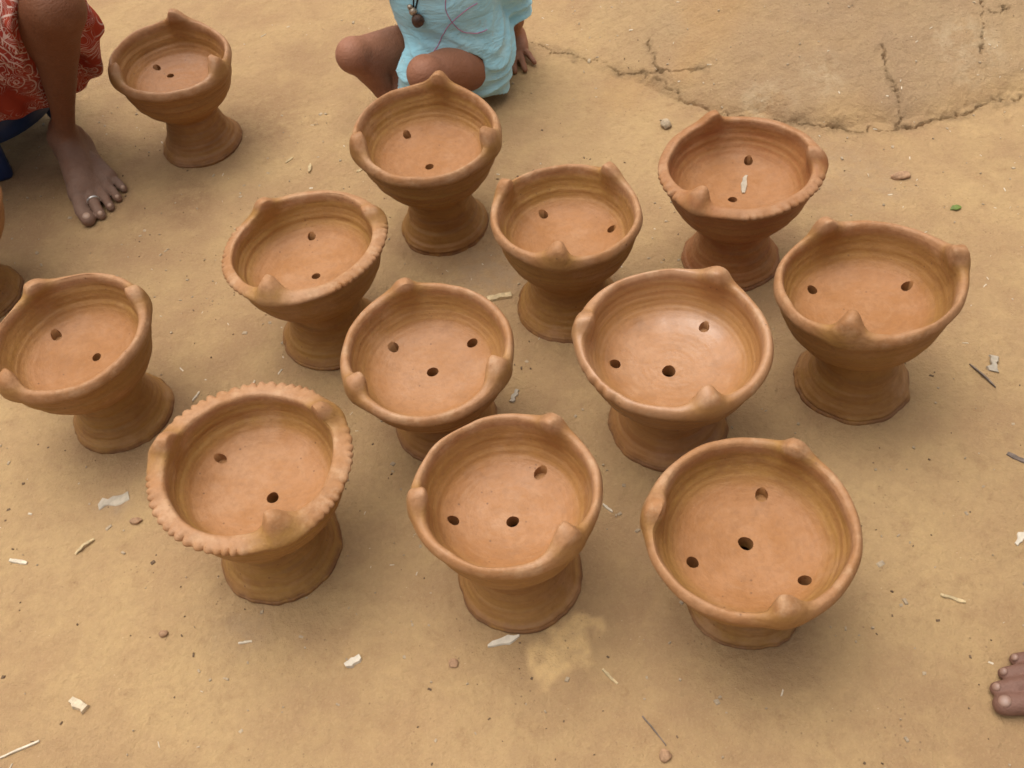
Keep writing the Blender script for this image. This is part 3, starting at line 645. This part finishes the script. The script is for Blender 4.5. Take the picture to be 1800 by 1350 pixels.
# ---- seated person at the left edge
def build_seated():
    foot = Foot((-.797,1.738,0), (.41,-.91), -1, 1.02, 1.06, 1.22)
    foot2 = Foot((-1.13,1.66,0), (-.05,-1), 1, 1.02)
    root = empty('person', (-.95, 1.80, 0)); tag(root, 'seated person in red printed cloth, bare leg and foot with silver toe ring', 'person')
    v = Vol((-1.32, 1.36, -.01), (-.50, 2.06, 1.12), .0031)
    an, kn, hp = np.array([-.767,1.672,.088]), np.array([-.648,1.603,.372]), np.array([-.90,1.81,.215])
    sh = lambda t: an+(kn-an)*t
    back = np.array([-.25, .35, 0])*.02
    v.chain([sh(0), sh(.22), sh(.45)+back*.5, sh(.70)+back, sh(.90), sh(1.0)], [.020, .021, .029, .039, .040, .041], .02)
    v.ell(kn+np.array([.008,-.014,.006]), (.038,.038,.042), .02)
    v.chain([kn, kn+(hp-kn)*.5, hp], [.045, .066, .080], .02)
    an2, kn2, hp2 = np.array([-1.128,1.60,.088]), np.array([-1.10,1.50,.375]), np.array([-1.03,1.86,.215])
    s2 = lambda t: an2+(kn2-an2)*t
    v.chain([s2(0), s2(.22), s2(.45), s2(.72), s2(1)], [.026, .030, .042, .053, .050], .02); v.chain([kn2, hp2], [.052, .082], .02)
    foot.add(v); foot2.add(v)
    v.seg((-.92,1.85,.22), (-1.02,1.87,.22), .10, .10, .03); v.chain([(-.97,1.86,.24), (-.97,1.84,.45), (-.96,1.80,.68)], [.115, .105, .115], .03)
    v.seg((-.83,1.80,.74), (-1.10,1.81,.74), .05, .05, .03); v.chain([(-.96,1.79,.76), (-.95,1.74,.86)], [.048, .042], .02)
    v.ell((-.95,1.72,.955), (.072,.088,.105), .015); v.ell((-.95,1.632,.94), (.011,.014,.018), .008)
    v.ell((-.875,1.73,.945), (.010,.018,.028), .004); v.ell((-1.025,1.73,.945), (.010,.018,.028), .004)
    for (s_, e_, w_) in [((-.82,1.80,.73), (-.83,1.63,.56), (-.90,1.49,.46)), ((-1.11,1.80,.73), (-1.20,1.66,.56), (-1.10,1.50,.455))]:
        v.chain([s_, e_, w_], [.040, .033, .024], .015)
        d = np.array(w_)-np.array(e_); d /= np.linalg.norm(d); side = np.cross(d, (0, 0, 1)); hc = np.array(w_)+d*.04
        v.seg(w_, hc, .022, .024, .012, flat=(side, 1.5))
        for k_ in range(4): v.seg(hc+side*(k_-1.5)*.016, hc+side*(k_-1.5)*.018+d*(.075-.006*abs(k_-1.3))+np.array([0,0,-.02]), .0085, .007, .006)
        v.seg(np.array(w_)+side*.025, hc+side*.045+d*.015, .009, .008, .006)
    sl, G = v.grid((-1.32,1.36,-.02), (-.5,2.06,.03)); v.F[sl] = np.maximum(v.F[sl], -(G[..., 2]-.0015))
    body = child_of('body', v.mesh('body'), M['skin_w'], root)
    foot.nails(body, M['nail'])
    t2 = [foot.p(q) for q in TOES[1]]; c = np.array(t2[0])*.30+np.array(t2[1])*.70+np.array([0,0,-.0005]); ax = np.array(t2[1])-np.array(t2[0])
    child_of('toe_ring', torus_mesh('toe_ring', c, ax, .0108, .0024), M['silver'], root)
    # skirt cloth: open over the near knee, hanging between the shins onto the stool
    w = Vol((-1.32, 1.42, .05), (-.50, 2.06, .56), .0040)
    k0 = kn+(hp-kn)*.16
    w.chain([k0+np.array([-.01,.0,.0]), kn+(hp-kn)*.5+np.array([0,0,-.01]), hp], [.071, .092, .105], .03)
    w.chain([kn2+(hp2-kn2)*.02, hp2], [.075, .105], .03)
    w.seg((-.92,1.85,.22), (-1.02,1.87,.22), .12, .12, .03); w.chain([(-.97,1.86,.24), (-.97,1.85,.42)], [.13, .115], .03)
    for t in np.linspace(.05, .95, 9):            # curtain between the knees
        a = (k0+np.array([-.055,-.01,.0]))*(1-t)+(kn2+np.array([.05,.02,0]))*t; sag = .09*math.sin(math.pi*t)
        w.seg((a[0], a[1]+.02, a[2]-sag), (a[0]+.02*math.sin(9*t)-.03, a[1]+.10, .135-.02*math.sin(5*t)), .020, .026, .03)
    # flap behind the calf on the outer side
    w.chain([k0+np.array([.045,.03,.02]), k0+np.array([.040,.055,-.075]), k0+np.array([.000,.10,-.17])], [.026, .024, .018], .03)
    w.chain([k0+np.array([.0,.07,-.05]), k0+np.array([-.06,.12,-.19])], [.05, .045], .03)
    G = w.all(); X, Y, Z = G[..., 0], G[..., 1], G[..., 2]
    w.F += (.0045*np.sin(95*X+60*Z+3*np.sin(22*Y)+2.4*np.sin(17*Z))+.0028*np.sin(150*Y-70*X+4*np.sin(30*Z))).astype(np.float32)*np.clip((.48-Z)*9, .25, 1)
    # cut back to clear the knee and the shin in front
    dk = np.linalg.norm(G-(kn+np.array([.028,-.045,-.01])), axis=-1)-.078
    ab = an-kn; t = np.clip(((G-kn)@ab)/(ab@ab), 0, 1); ds = np.linalg.norm(G-(kn+np.array([.010,-.040,0])+t[..., None]*ab), axis=-1)-(.070-.030*t)
    w.F = np.maximum(w.F, -np.minimum(dk, ds)).astype(np.float32)
    w.F = np.maximum(w.F, -(Z-.140)).astype(np.float32)
    child_of('skirt', w.mesh('skirt'), M['sari'], root)
    b = Vol((-1.30, 1.60, .36), (-.70, 2.06, .84), .006)
    b.chain([(-.97,1.86,.40), (-.97,1.84,.52), (-.96,1.80,.69)], [.118, .118, .124], .02); b.seg((-.83,1.80,.735), (-1.10,1.81,.735), .060, .060, .03)
    b.seg((-.82,1.80,.73), (-.825,1.72,.65), .052, .050, .01); b.seg((-1.11,1.80,.73), (-1.155,1.73,.65), .052, .050, .01)
    child_of('blouse', b.mesh('blouse'), M['hem'], root)
    h = Vol((-1.10, 1.58, .84), (-.80, 1.92, 1.12), .005)
    h.ell((-.95,1.745,.975), (.082,.092,.098), .01); h.ell((-.95,1.845,.945), (.045,.04,.045), .02)
    G = h.all(); h.F = np.maximum(h.F, (-(G[..., 1]-1.672)-(G[..., 2]-.985)*.55)).astype(np.float32)
    child_of('hair', h.mesh('hair'), M['hair'], root)
build_seated()

# ---- low blue plastic stool
def build_stool():
    c = (-.955, 1.815); root = empty('plastic_stool', (c[0], c[1], 0)); tag(root, 'low dark blue plastic stool under the seated person', 'stool')
    bmn = bmesh.new(); pr = [(0,.138),(.10,.138),(.130,.136),(.144,.128),(.148,.112),(.147,.082),(.139,.078),(.135,.082),(.134,.104),(.12,.110),(0,.110)]
    n = 64; rings = []
    for r_, z_ in pr:
        rings.append([bmn.verts.new((r_*math.cos(a), r_*math.sin(a), z_)) for a in np.arange(n)/n*2*math.pi] if r_ else [bmn.verts.new((0, 0, z_))])
    for A, B in zip(rings[:-1], rings[1:]):
        for i in range(n):
            if len(A) == 1: bmn.faces.new((A[0], B[i], B[(i+1) % n]))
            elif len(B) == 1: bmn.faces.new((A[i], B[0], A[(i+1) % n]))
            else: bmn.faces.new((A[i], B[i], B[(i+1) % n], A[(i+1) % n]))
    bmesh.ops.recalc_face_normals(bmn, faces=bmn.faces)
    me = bpy.data.meshes.new('seat'); bmn.to_mesh(me); bmn.free()
    for p in me.polygons: p.use_smooth = True
    link('seat', me, M['blue_plastic'], root)
    a0 = math.atan2(1.700-c[1], -.935-c[0])
    for k in range(4):
        a = a0+k*math.pi/2; d = np.array([math.cos(a), math.sin(a), 0]); t = np.array([-d[1], d[0], 0]); V = []
        for (z_, rr_, hw, th_) in ((.108, .112, .030, .018), (.05, .120, .026, .016), (.006, .127, .024, .016), (0., .127, .022, .014)):
            for j in range(12):
                q = j/12*2*math.pi; cx, sx = math.cos(q), math.sin(q); cx = math.copysign(abs(cx)**.6, cx); sx = math.copysign(abs(sx)**.6, sx)
                V.append(d*(rr_+th_*cx)+t*hw*sx+np.array([0, 0, z_]))
        F = [(i*12+j, i*12+(j+1) % 12, (i+1)*12+(j+1) % 12, (i+1)*12+j) for i in range(3) for j in range(12)]
        me = np_mesh('leg', V, F); bm = bmesh.new(); bm.from_mesh(me); bmesh.ops.holes_fill(bm, edges=[e for e in bm.edges if e.is_boundary]); bmesh.ops.recalc_face_normals(bm, faces=bm.faces); bm.to_mesh(me); bm.free()
        link('leg', me, M['blue_plastic'], root)
build_stool()

# ---- child sitting behind the stoves
def build_child():
    root = empty('person', (0, 1.77, 0)); tag(root, 'small child in pale blue top sitting on the ground with knees up', 'person')
    v = Vol((-.30, 1.50, -.01), (.24, 2.02, .56), .0024)
    kA, kB = np.array([-.198,1.690,.150]), np.array([-.070,1.598,.150])
    hA, hB = np.array([-.055,1.800,.078]), np.array([.026,1.722,.072])
    aA, aB = np.array([-.150,1.705,.040]), np.array([-.065,1.560,.030])
    v.chain([hA, hA+(kA-hA)*.5, kA], [.052, .043, .031], .015); v.chain([hB, hB+(kB-hB)*.5, kB], [.048, .042, .031], .015)
    v.ell(kA+np.array([-.004,-.008,.006]), (.029,.030,.030), .012); v.ell(kB+np.array([-.004,-.008,.006]), (.029,.030,.030), .012)
    v.seg((-.115,1.745,.085), (-.128,1.718,.050), .042, .034, .02)
    for k_, a_ in ((kA, aA), (kB, aB)):
        v.chain([k_, k_+(a_-k_)*.4+np.array([.004,.010,0]), k_+(a_-k_)*.8, a_], [.029, .031, .022, .019], .012)
    f1 = Foot((-.160,1.735,0), (.38,-.92), -1, .56); f2 = Foot((-.072,1.592,0), (-.15,-1), 1, .56); f1.add(v, .008); f2.add(v, .008)
    v.seg(hA+np.array([.01,.0,.0]), hB+np.array([-.008,.012,0]), .060, .058, .02); v.chain([(.0,1.765,.09), (-.012,1.760,.20), (-.015,1.745,.29)], [.078, .072, .066], .03)
    v.seg((-.075,1.74,.315), (.060,1.745,.315), .030, .030, .03); v.chain([(-.01,1.74,.33), (-.012,1.73,.375)], [.030, .027], .012)
    v.ell((-.015,1.715,.445), (.066,.078,.080), .012); v.ell((-.018,1.638,.430), (.008,.010,.010), .008); v.ell((-.02,1.655,.405), (.02,.012,.008), .008)
    v.ell((.054,1.725,.435), (.007,.013,.019), .003); v.ell((-.084,1.725,.435), (.007,.013,.019), .003)
    # arm propped on the ground beside the body, hand spread
    shd, elb, wr = np.array([.075,1.755,.290]), np.array([.112,1.800,.130]), np.array([.106,1.868,.038])
    v.chain([shd, shd+(elb-shd)*.5, elb, elb+(wr-elb)*.5, wr], [.029, .027, .023, .0225, .016], .012)
    pc = np.array([.108,1.848,.020]); v.seg(wr, pc, .016, .015, .010, flat=((1,.2,0), 1.5)); v.seg(wr+np.array([0,0,-.01]), pc+np.array([.004,-.014,-.004]), .015, .013, .008, flat=((1,.2,0), 1.9))
    for (bx, by, tx_, ty_, r_) in ((.090,1.836,.078,1.796,.0068), (.102,1.829,.099,1.776,.0070), (.114,1.829,.120,1.776,.0068), (.124,1.836,.142,1.797,.0062)):
        b_ = np.array([bx, by, .014]); e_ = np.array([tx_, ty_, .0055]); mid = b_*.5+e_*.5+np.array([0,0,.0035]); v.chain([b_, mid, e_], [r_+.0006, r_, r_-.0010], .003)
    v.chain([(.098,1.862,.018), (.076,1.855,.011), (.066,1.842,.0065)], [.007, .006, .0048], .004)
    # other arm, folded in the lap
    v.chain([(-.100,1.745,.300), (-.160,1.765,.275), (-.110,1.70,.350)], [.028, .023, .016], .012)
    pc = np.array([-.085,1.672,.385]); v.seg((-.110,1.70,.350), pc, .015, .012, .01, flat=((1,0,0), 1.5))
    for k_ in range(4): v.seg(pc+np.array([(k_-1.5)*.010,-.008,-.002]), pc+np.array([(k_-1.5)*.012+.01,-.030+.004*abs(k_-1.5),.020]), .0058, .0048, .003)
    v.seg(pc+np.array([.012,.012,0]), pc+np.array([.030,-.006,-.010]), .0062, .005, .004)
    sl, G = v.grid((-.3,1.5,-.02), (.24,2.02,.03)); v.F[sl] = np.maximum(v.F[sl], -(G[..., 2]-.001))
    body = child_of('body', v.mesh('body'), M['skin_c'], root)
    f1.nails(body, M['nail_pale']); f2.nails(body, M['nail_pale'])
    # top
    w = Vol((-.26, 1.54, -.01), (.24, 2.0, .40), .0028)
    w.chain([(-.004,1.765,.085), (-.015,1.758,.16), (-.022,1.750,.22), (-.020,1.742,.285)], [.092, .092, .090, .078], .03, flat=((1,-.2,0), 1.08))
    w.seg((-.085,1.742,.300), (.075,1.745,.300), .044, .046, .03)
    w.chain([shd+np.array([-.01,0,0]), shd+(elb-shd)*.45, shd+(elb-shd)*.93+np.array([.002,0,0])], [.046, .041, .037], .02)
    w.chain([(-.09,1.745,.300), (-.135,1.760,.275)], [.046, .041], .02)
    # cloth over hip and thigh, drooping to a hem beside the thigh
    w.chain([(-.010,1.735,.115), (.028,1.742,.110), (.045,1.745,.085)], [.074, .066, .056], .03)
    w.chain([(.022,1.740,.120), (.030,1.728,.085), (.034,1.720,.055), (.036,1.712,.030)], [.066, .064, .058, .046], .02)
    w.chain([(-.055,1.735,.120), (-.085,1.690,.110), (-.096,1.668,.075)], [.062, .042, .034], .03)
    G = w.all(); X, Y, Z = G[..., 0], G[..., 1], G[..., 2]
    u = Z*1.0+.42*X-.55*(Y-1.7)+.016*np.sin(26*X+1)+.010*np.sin(55*X+30*Z)
    t = np.clip(((G-hB)@(kB-hB))/((kB-hB)@(kB-hB)), .30, 1.2); dthB = np.linalg.norm(G-(hB+np.array([-.016,-.030,.012])+t[..., None]*(kB-hB)), axis=-1)-(.062-.016*t)
    lowm = np.clip((.205-Z)/.07, .06, 1)*sst(-.002, .030, dthB)
    w.F += ((.0095*np.abs(np.sin(84*u+1.5*noise3(G, 14, 2)))**.8-.0046+.0024*np.sin(61*u+40*X))*lowm*np.clip(.75+.9*noise3(G, 11, 4), .1, 1.3)).astype(np.float32)
    w.F += (.0022*np.sin(70*X-95*Z+2*np.sin(30*Z))*np.clip((Z-.17)*9, 0, 1)).astype(np.float32)
    # leave the near thigh and knee bare, cut the sleeve and hem
    dth = dthB
    w.F = np.maximum(w.F, -dth).astype(np.float32)
    t = np.clip(((G-hA)@(kA-hA))/((kA-hA)@(kA-hA)), .28, 1.2); dth = np.linalg.norm(G-(hA+t[..., None]*(kA-hA)), axis=-1)-.056
    w.F = np.maximum(w.F, -dth).astype(np.float32)
    w.F = np.maximum(w.F, -(Z-.018-.012*np.sin(40*X))).astype(np.float32)
    top_me = w.mesh('blue_top', 2); top_o = child_of('top', top_me, M['blue_knit'], root)
    # pink stitched lines lie on the cloth
    bv = BVHTree.FromPolygons([vv.co.copy() for vv in top_me.vertices], [tuple(p.vertices) for p in top_me.polygons])
    def on_cloth(q):
        p, nn, _, _ = bv.find_nearest(Vector(q)); return tuple(p+nn*.0002)
    for line in STITCH:
        P = catmull(line, .006) if len(line) > 2 else np.array(line)
        pts = [on_cloth(q) for q in P]; link('stitching', tube_mesh('stitching', pts, .0008, 6), M['pink'], top_o)
    # necklace
    nl = []
    for q in [(-.060,1.70,.345), (-.072,1.672,.300), (-.085,1.655,.255), (-.088,1.651,.232)]: nl.append(q)
    P = catmull(nl, .01); neck_o = child_of('necklace', tube_mesh('necklace', [on_cloth(q) for q in P], .0016, 6), M['cord'], root)
    nl = [(-.045,1.70,.345), (-.052,1.668,.300), (-.072,1.655,.255), (-.084,1.651,.234)]
    link('cord', tube_mesh('cord', [on_cloth(q) for q in catmull(nl, .01)], .0016, 6), M['cord'], neck_o)
    c0 = Vector(on_cloth((-.086,1.650,.225)))
    def lump(nm, c, r, mat):
        bmn = bmesh.new(); bmesh.ops.create_icosphere(bmn, subdivisions=3, radius=1)
        for q in bmn.verts: q.co = Vector(c)+Vector((q.co.x*r[0], q.co.y*r[1], q.co.z*r[2]))*(1+.10*float(noise3(np.array([q.co[:]]), 2.5, 3)[0]))
        me = bpy.data.meshes.new(nm); bmn.to_mesh(me); bmn.free()
        for p in me.polygons: p.use_smooth = True
        link(nm, me, mat, neck_o)
    n0 = Vector((-.1,-.8,.5)).normalized()
    lump('seed_bead', c0+n0*.006+Vector((.004,-.004,-.012)), (.0115,.010,.0125), M['bead'])
    lump('metal_bead', c0+n0*.006+Vector((-.002,.002,.004)), (.0075,.006,.0075), M['metal']); lump('metal_bead', c0+n0*.006+Vector((-.006,.004,.012)), (.005,.0045,.005), M['metal'])
    c1 = Vector(on_cloth((-.058,1.668,.262))); lump('amulet', c1+n0*.004+Vector((0,0,.008)), (.007,.005,.013), M['metal'])
    h = Vol((-.11, 1.60, .36), (.08, 1.83, .56), .004)
    h.ell((-.015,1.728,.462), (.074,.080,.078), .01); G = h.all(); h.F = np.maximum(h.F, -(G[..., 1]-1.675)-(G[..., 2]-.468)*.8).astype(np.float32)
    child_of('hair', h.mesh('hair'), M['hair'], root)
STITCH = [[(-.012,1.66,.262), (-.018,1.66,.232), (-.010,1.655,.205)], [(.055,1.66,.225), (.025,1.655,.222), (-.010,1.655,.205), (-.040,1.655,.170), (-.066,1.655,.135)], [(-.010,1.655,.205), (.005,1.65,.180), (.035,1.655,.168), (.062,1.665,.175)]]
build_child()

# ---- bystander whose toes reach in at the right edge
def build_bystander():
    root = empty('person', (.70, .42, 0)); tag(root, 'standing person whose brown bare toes reach in at the lower right edge', 'person')
    f1 = Foot((.768,.402,0), (-1,.06), 1, 1.04, .86, 1.4); f2 = Foot((.98,.60,0), (-1,-.05), -1, 1.0)
    v = Vol((.46, .24, -.01), (1.02, .78, 1.56), .0036)
    for ft, kn, hp in ((f1, (.655,.435,.46), (.70,.47,.84)), (f2, (.86,.60,.46), (.75,.58,.84))):
        an = np.array(ft.p((.058,0,.088))); kn = np.array(kn); hp = np.array(hp); ft.add(v)
        v.chain([an, an+(kn-an)*.22, an+(kn-an)*.7+np.array([.012,0,0]), kn, kn+(hp-kn)*.5, hp], [.027,.031,.050,.048,.062,.078], .02)
    v.chain([(.71,.52,.86), (.71,.52,1.05), (.70,.52,1.24)], [.115,.108,.12], .03); v.seg((.70,.38,1.28), (.70,.66,1.28), .05, .05, .03)
    v.seg((.70,.52,1.30), (.69,.52,1.40), .046, .042, .02); v.ell((.68,.52,1.465), (.085,.07,.10), .012); v.ell((.595,.52,1.455), (.012,.011,.016), .008)
    v.ell((.69,.448,1.46), (.018,.009,.027), .004); v.ell((.69,.592,1.46), (.018,.009,.027), .004)
    for s_ in (-1, 1):
        y = .52+s_*.155; e_, w_ = (.72,.52+s_*.18,1.02), (.68,.52+s_*.19,.80); v.chain([(.70,y,1.27), e_, w_], [.040,.033,.024], .015)
        pc = np.array([.67,.52+s_*.19,.73]); v.seg(w_, pc, .021, .020, .01, flat=((1,0,0), 1.5))
        for k_ in range(4): v.seg(pc+np.array([(k_-1.5)*.015,0,-.01]), pc+np.array([(k_-1.5)*.015-.01,0,-.085+.006*abs(k_-1.3)]), .0085, .007, .005)
        v.seg(pc+np.array([-.022,0,.02]), pc+np.array([-.040,0,-.035]), .009, .0075, .005)
    sl, G = v.grid((.4,.2,-.02), (1,.8,.03)); v.F[sl] = np.maximum(v.F[sl], -(G[..., 2]-.0015))
    body = child_of('body', v.mesh('body'), M['skin_r'], root); f1.nails(body, M['nail_pale']); f2.nails(body, M['nail_pale'])
    w = Vol((.46, .26, .36), (.96, .78, .96), .007); w.chain([(.76,.52,.44), (.73,.52,.70), (.71,.52,.92)], [.135,.140,.128], .02, flat=((0,1,0), 1.2))
    G = w.all(); w.F += (.004*np.sin(90*np.arctan2(G[..., 1]-.52, G[..., 0]-.7)*.2)).astype(np.float32); w.F = np.maximum(w.F, -(G[..., 2]-.42)).astype(np.float32)
    child_of('wrap', w.mesh('wrap'), M['lungi'], root)
    w = Vol((.46, .26, .84), (.96, .78, 1.36), .007); w.chain([(.71,.52,.90), (.71,.52,1.08), (.70,.52,1.24)], [.135,.125,.132], .02); w.seg((.70,.38,1.28), (.70,.66,1.28), .060, .060, .03)
    for s_ in (-1, 1): w.seg((.70,.52+s_*.155,1.27), (.715,.52+s_*.175,1.12), .054, .052, .01)
    child_of('shirt', w.mesh('shirt'), M['shirt'], root)
    h = Vol((.56, .42, 1.34), (.80, .62, 1.60), .005); h.ell((.695,.52,1.488), (.092,.078,.092), .01); G = h.all(); h.F = np.maximum(h.F, -(G[..., 0]-.625)-(G[..., 2]-1.49)*.6).astype(np.float32)
    child_of('hair', h.mesh('hair'), M['hair'], root)
build_bystander()

# ------------------------------------------------------------------ litter on the floor
def chip_mesh(name, L, W, T, seed, ragged=.25, bend=0.0, taper=.3):
    r = np.random.default_rng(seed); n = 7; V = []
    for i in range(n):
        t = i/(n-1); x = (t-.5)*L; w = W*.5*(1-taper*abs(2*t-1)**2)*(1+ragged*r.uniform(-1, 1)); zz = bend*math.sin(math.pi*t)
        yo = W*ragged*.4*r.uniform(-1, 1); k = T*(.8+.4*r.random())
        V += [(x+W*.2*r.uniform(-1, 1)*ragged, yo-w, zz), (x, yo+w, zz), (x, yo+w*.8, zz+k), (x, yo-w*.8, zz+k)]
    F = [(i*4+j, i*4+(j+1) % 4, (i+1)*4+(j+1) % 4, (i+1)*4+j) for i in range(n-1) for j in range(4)]
    bm = bmesh.new(); vs = [bm.verts.new(q) for q in V]
    for f in F: bm.faces.new([vs[q] for q in f])
    bm.faces.new(vs[0:4]); bm.faces.new(vs[-4:]); bmesh.ops.recalc_face_normals(bm, faces=bm.faces)
    me = bpy.data.meshes.new(name); bm.to_mesh(me); bm.free(); return me
def lay(name, label, cat, x, y, ang, L, W, T, mat, seed, z=None, group=None, **k):
    me = chip_mesh(name, L, W, T, seed, **k); o = link(name, me, M[mat]); o.location = (x, y, (gz(x, y) if z is None else z)+.0004); o.rotation_euler = (0, 0, R_(ang)); tag(o, label, cat, group); return o
lay('wood_chip', 'bright white wood chip lying below the front left stoves', 'wood chip', -.2538, .5675, 25, .022, .012, .005, 'white', 1, taper=.5)
lay('wood_splinter', 'white ragged wood splinter at the foot of the front middle stove', 'splinter', -.059, .5639, 8, .042, .011, .003, 'white', 2, taper=.7, ragged=.4)
lay('wood_chip', 'cream wood chip near the lower left corner', 'wood chip', -.6068, .5636, -40, .025, .013, .006, 'wood', 3, taper=.1)
lay('straw', 'short pale straw by the left edge below the leftmost stove', 'straw', -.7298, .7934, -20, .028, .006, .002, 'straw_pale', 4)
lay('straw', 'long white straw at the bottom left corner', 'straw', -.6758, .5162, 17, .052, .0035, .002, 'straw_pale', 5)
lay('wood_strip', 'flat yellow wood strip between the middle and the small smooth stove', 'wood strip', .0007, 1.1657, 4, .040, .012, .004, 'straw', 6, taper=.05, ragged=.1)
lay('seed_husk', 'upright yellow husk on the floor left of the child\'s stove', 'husk', -.3185, 1.5733, 85, .024, .007, .004, 'straw', 7, taper=.6)
lay('twig', 'thin dark curved twig right of the rightmost stove', 'twig', .6829, .8657, -68, .052, .0030, .0025, 'film_dark', 8, bend=.002, taper=.7)
lay('paper_scrap', 'whitish crumpled scrap beside the thin dark twig', 'scrap', .7077, .8828, 60, .030, .016, .003, 'film', 9, ragged=.5, bend=.003)
lay('twig', 'thin grey twig near the bottom edge below the powder patch', 'twig', .1064, .4237, -62, .044, .0018, .0014, 'film_dark', 10, bend=.001, ragged=.4)
lay('green_leaf', 'tiny green leaf scrap right of the crack-side stove', 'leaf', .7796, 1.2132, 10, .020, .011, .0015, 'leaf', 11, taper=.8, bend=.003)
lay('straw', 'small pale straw between the two front right stoves', 'straw', .1052, .736, -55, .018, .004, .002, 'straw_pale', 12)
lay('straw', 'pale straw right of the yellow powder patch', 'straw', .066, .4977, -55, .026, .004, .002, 'straw', 13)
lay('clay_flake', 'grey flake lying inside the stove nearest the crack', 'flake', .405, 1.196, 70, .042, .010, .003, 'film', 14, z=.1368, taper=.6, ragged=.35)
lay('bark_scrap', 'pale ragged scrap right of the middle stove', 'scrap', .0015, .956, 60, .024, .008, .003, 'film', 15, ragged=.5)
lay('straw', 'straw piece far right, level with the front stoves\' feet', 'straw', .509, .5326, -30, .030, .005, .002, 'straw', 16)
lay('straw', 'curled straw left of the front left stove', 'straw', -.6355, .8014, 40, .032, .005, .002, 'straw', 17, bend=.004)
lay('straw', 'faint straw right below the front left stove', 'straw', -.397, .6186, 0, .018, .003, .0015, 'straw_pale', 18)
lay('straw', 'pale straw sliver between the lone stove and the child', 'straw', -.200, 1.590, 5, .014, .003, .002, 'straw_pale', 19)
lay('straw', 'straw piece left of the yellow husk', 'straw', -.360, 1.610, 40, .018, .004, .002, 'straw', 20)
lay('leaf_scrap', 'yellowish leaf scrap under the left rim of the child\'s stove', 'leaf', -.2241, 1.5447, 20, .012, .006, .0015, 'straw', 21, taper=.7)
lay('plastic_scrap', 'grey flat scrap left of the front left stove', 'scrap', -.6041, .8748, 15, .045, .020, .0012, 'film', 22, ragged=.5)
lay('plastic_scrap', 'grey strip at the right edge', 'scrap', .6729, .7196, -45, .030, .008, .002, 'film_dark', 23)
lay('straw', 'slanted straw between the left edge stove and the scalloped stove', 'straw', -.4955, 1.0506, 60, .020, .003, .002, 'straw_pale', 24)
lay('paper_scrap', 'white scrap at the right edge above the toes', 'scrap', .6256, .6012, 30, .026, .012, .002, 'white', 25, ragged=.5)
def lump(name, label, cat, x, y, r, mat, seed):
    bmn = bmesh.new(); bmesh.ops.create_icosphere(bmn, subdivisions=3, radius=1)
    for q in bmn.verts: c = q.co.copy(); q.co = Vector((c.x*r[0], c.y*r[1], c.z*r[2]))*(1+.22*float(noise3(np.array([c[:]]), 1.6, seed)[0]))
    me = bpy.data.meshes.new(name); bmn.to_mesh(me); bmn.free()
    for p in me.polygons: p.use_smooth = True
    o = link(name, me, M[mat]); o.location = (x, y, gz(x, y)+r[2]*.55); tag(o, label, cat)
lump('pebble', 'pale round pebble left of the crack-side stove\'s rim', 'pebble', .3579, 1.5395, (.010, .012, .008), 'pebble', 31)
lump('clay_lump', 'flat reddish clay lump right of the crack-side stove', 'clay lump', .72, 1.3082, (.017, .009, .005), 'pebble_red', 32)
lump('clay_lump', 'small reddish clay ball at the bottom edge', 'clay lump', .1121, .3923, (.0075, .0075, .005), 'pebble_red', 33)
lump('clay_lump', 'little dark crumb below the scalloped stove on the left', 'clay lump', -.507, .6467, (.006, .005, .004), 'pebble_red', 34)
lump('clay_lump', 'brown crumb beside the curled straw', 'clay lump', -.5652, .8309, (.009, .006, .004), 'pebble_red', 35)
lump('clay_lump', 'brown crumb between the front middle and front right stoves', 'clay lump', -.1255, .545, (.006, .006, .003), 'pebble_red', 36)

# fine chaff, grit and crumbs nobody could count
def scatter(name, label, n, mat, seed, Lr, Wr, Tr, spread):
    r = np.random.default_rng(seed); V, F = [], []
    base = np.array([(-.5,-.5,0),(.5,-.35,0),(.5,.5,0),(-.5,.35,0),(-.4,-.4,1),(.4,-.3,1),(.4,.4,1),(-.4,.3,1)], float)
    fc = np.array([(0,3,2,1),(4,5,6,7),(0,1,5,4),(1,2,6,5),(2,3,7,6),(3,0,4,7)])
    k = 0
    pos = np.stack([r.uniform(-1.1, 1.15, n*3), r.uniform(.3, 2.1, n*3)], -1)
    keep = (fbm2(pos[:, 0], pos[:, 1], 3.5, seed, 2)+.5*noise2(pos[:, 0], pos[:, 1], 12, seed) > spread)
    pos = pos[keep][:n]; zs = ground_h(pos[:, 0], pos[:, 1])
    ok = np.ones(len(pos), bool)
    for p in POTS: ok &= np.hypot(pos[:, 0]-p[1][0], pos[:, 1]-p[1][1]) > p[2]*1.02
    for (x, y), z in zip(pos[ok], zs[ok]):
        s = np.exp(r.normal(0, .45)); a = r.uniform(0, 6.28); q = base*np.array([r.uniform(*Lr)*s, r.uniform(*Wr)*s, r.uniform(*Tr)]); q = q*(1+.25*r.uniform(-1, 1, q.shape))
        ca, sa = math.cos(a), math.sin(a); q = np.stack([q[:, 0]*ca-q[:, 1]*sa+x, q[:, 0]*sa+q[:, 1]*ca+y, q[:, 2]+z-.0002], -1)
        V.append(q); F.append(fc+k*8); k += 1
    me = np_mesh(name, np.concatenate(V), np.concatenate(F), False); return tag(link(name, me, M[mat]), label, 'litter', kind='stuff')
scatter('chaff', 'fine pale chaff scattered over the mud floor', 420, 'straw_pale', 51, (.002, .007), (.0008, .0018), (.0006, .0014), .05)
scatter('grit', 'dark grit crumbs scattered over the mud floor', 480, 'crumb', 52, (.0012, .0032), (.0012, .0024), (.0008, .002), .10)
scatter('clay_crumbs', 'brown clay crumbs scattered over the mud floor', 900, 'pebble', 53, (.0015, .005), (.0015, .004), (.0008, .0025), -.1)
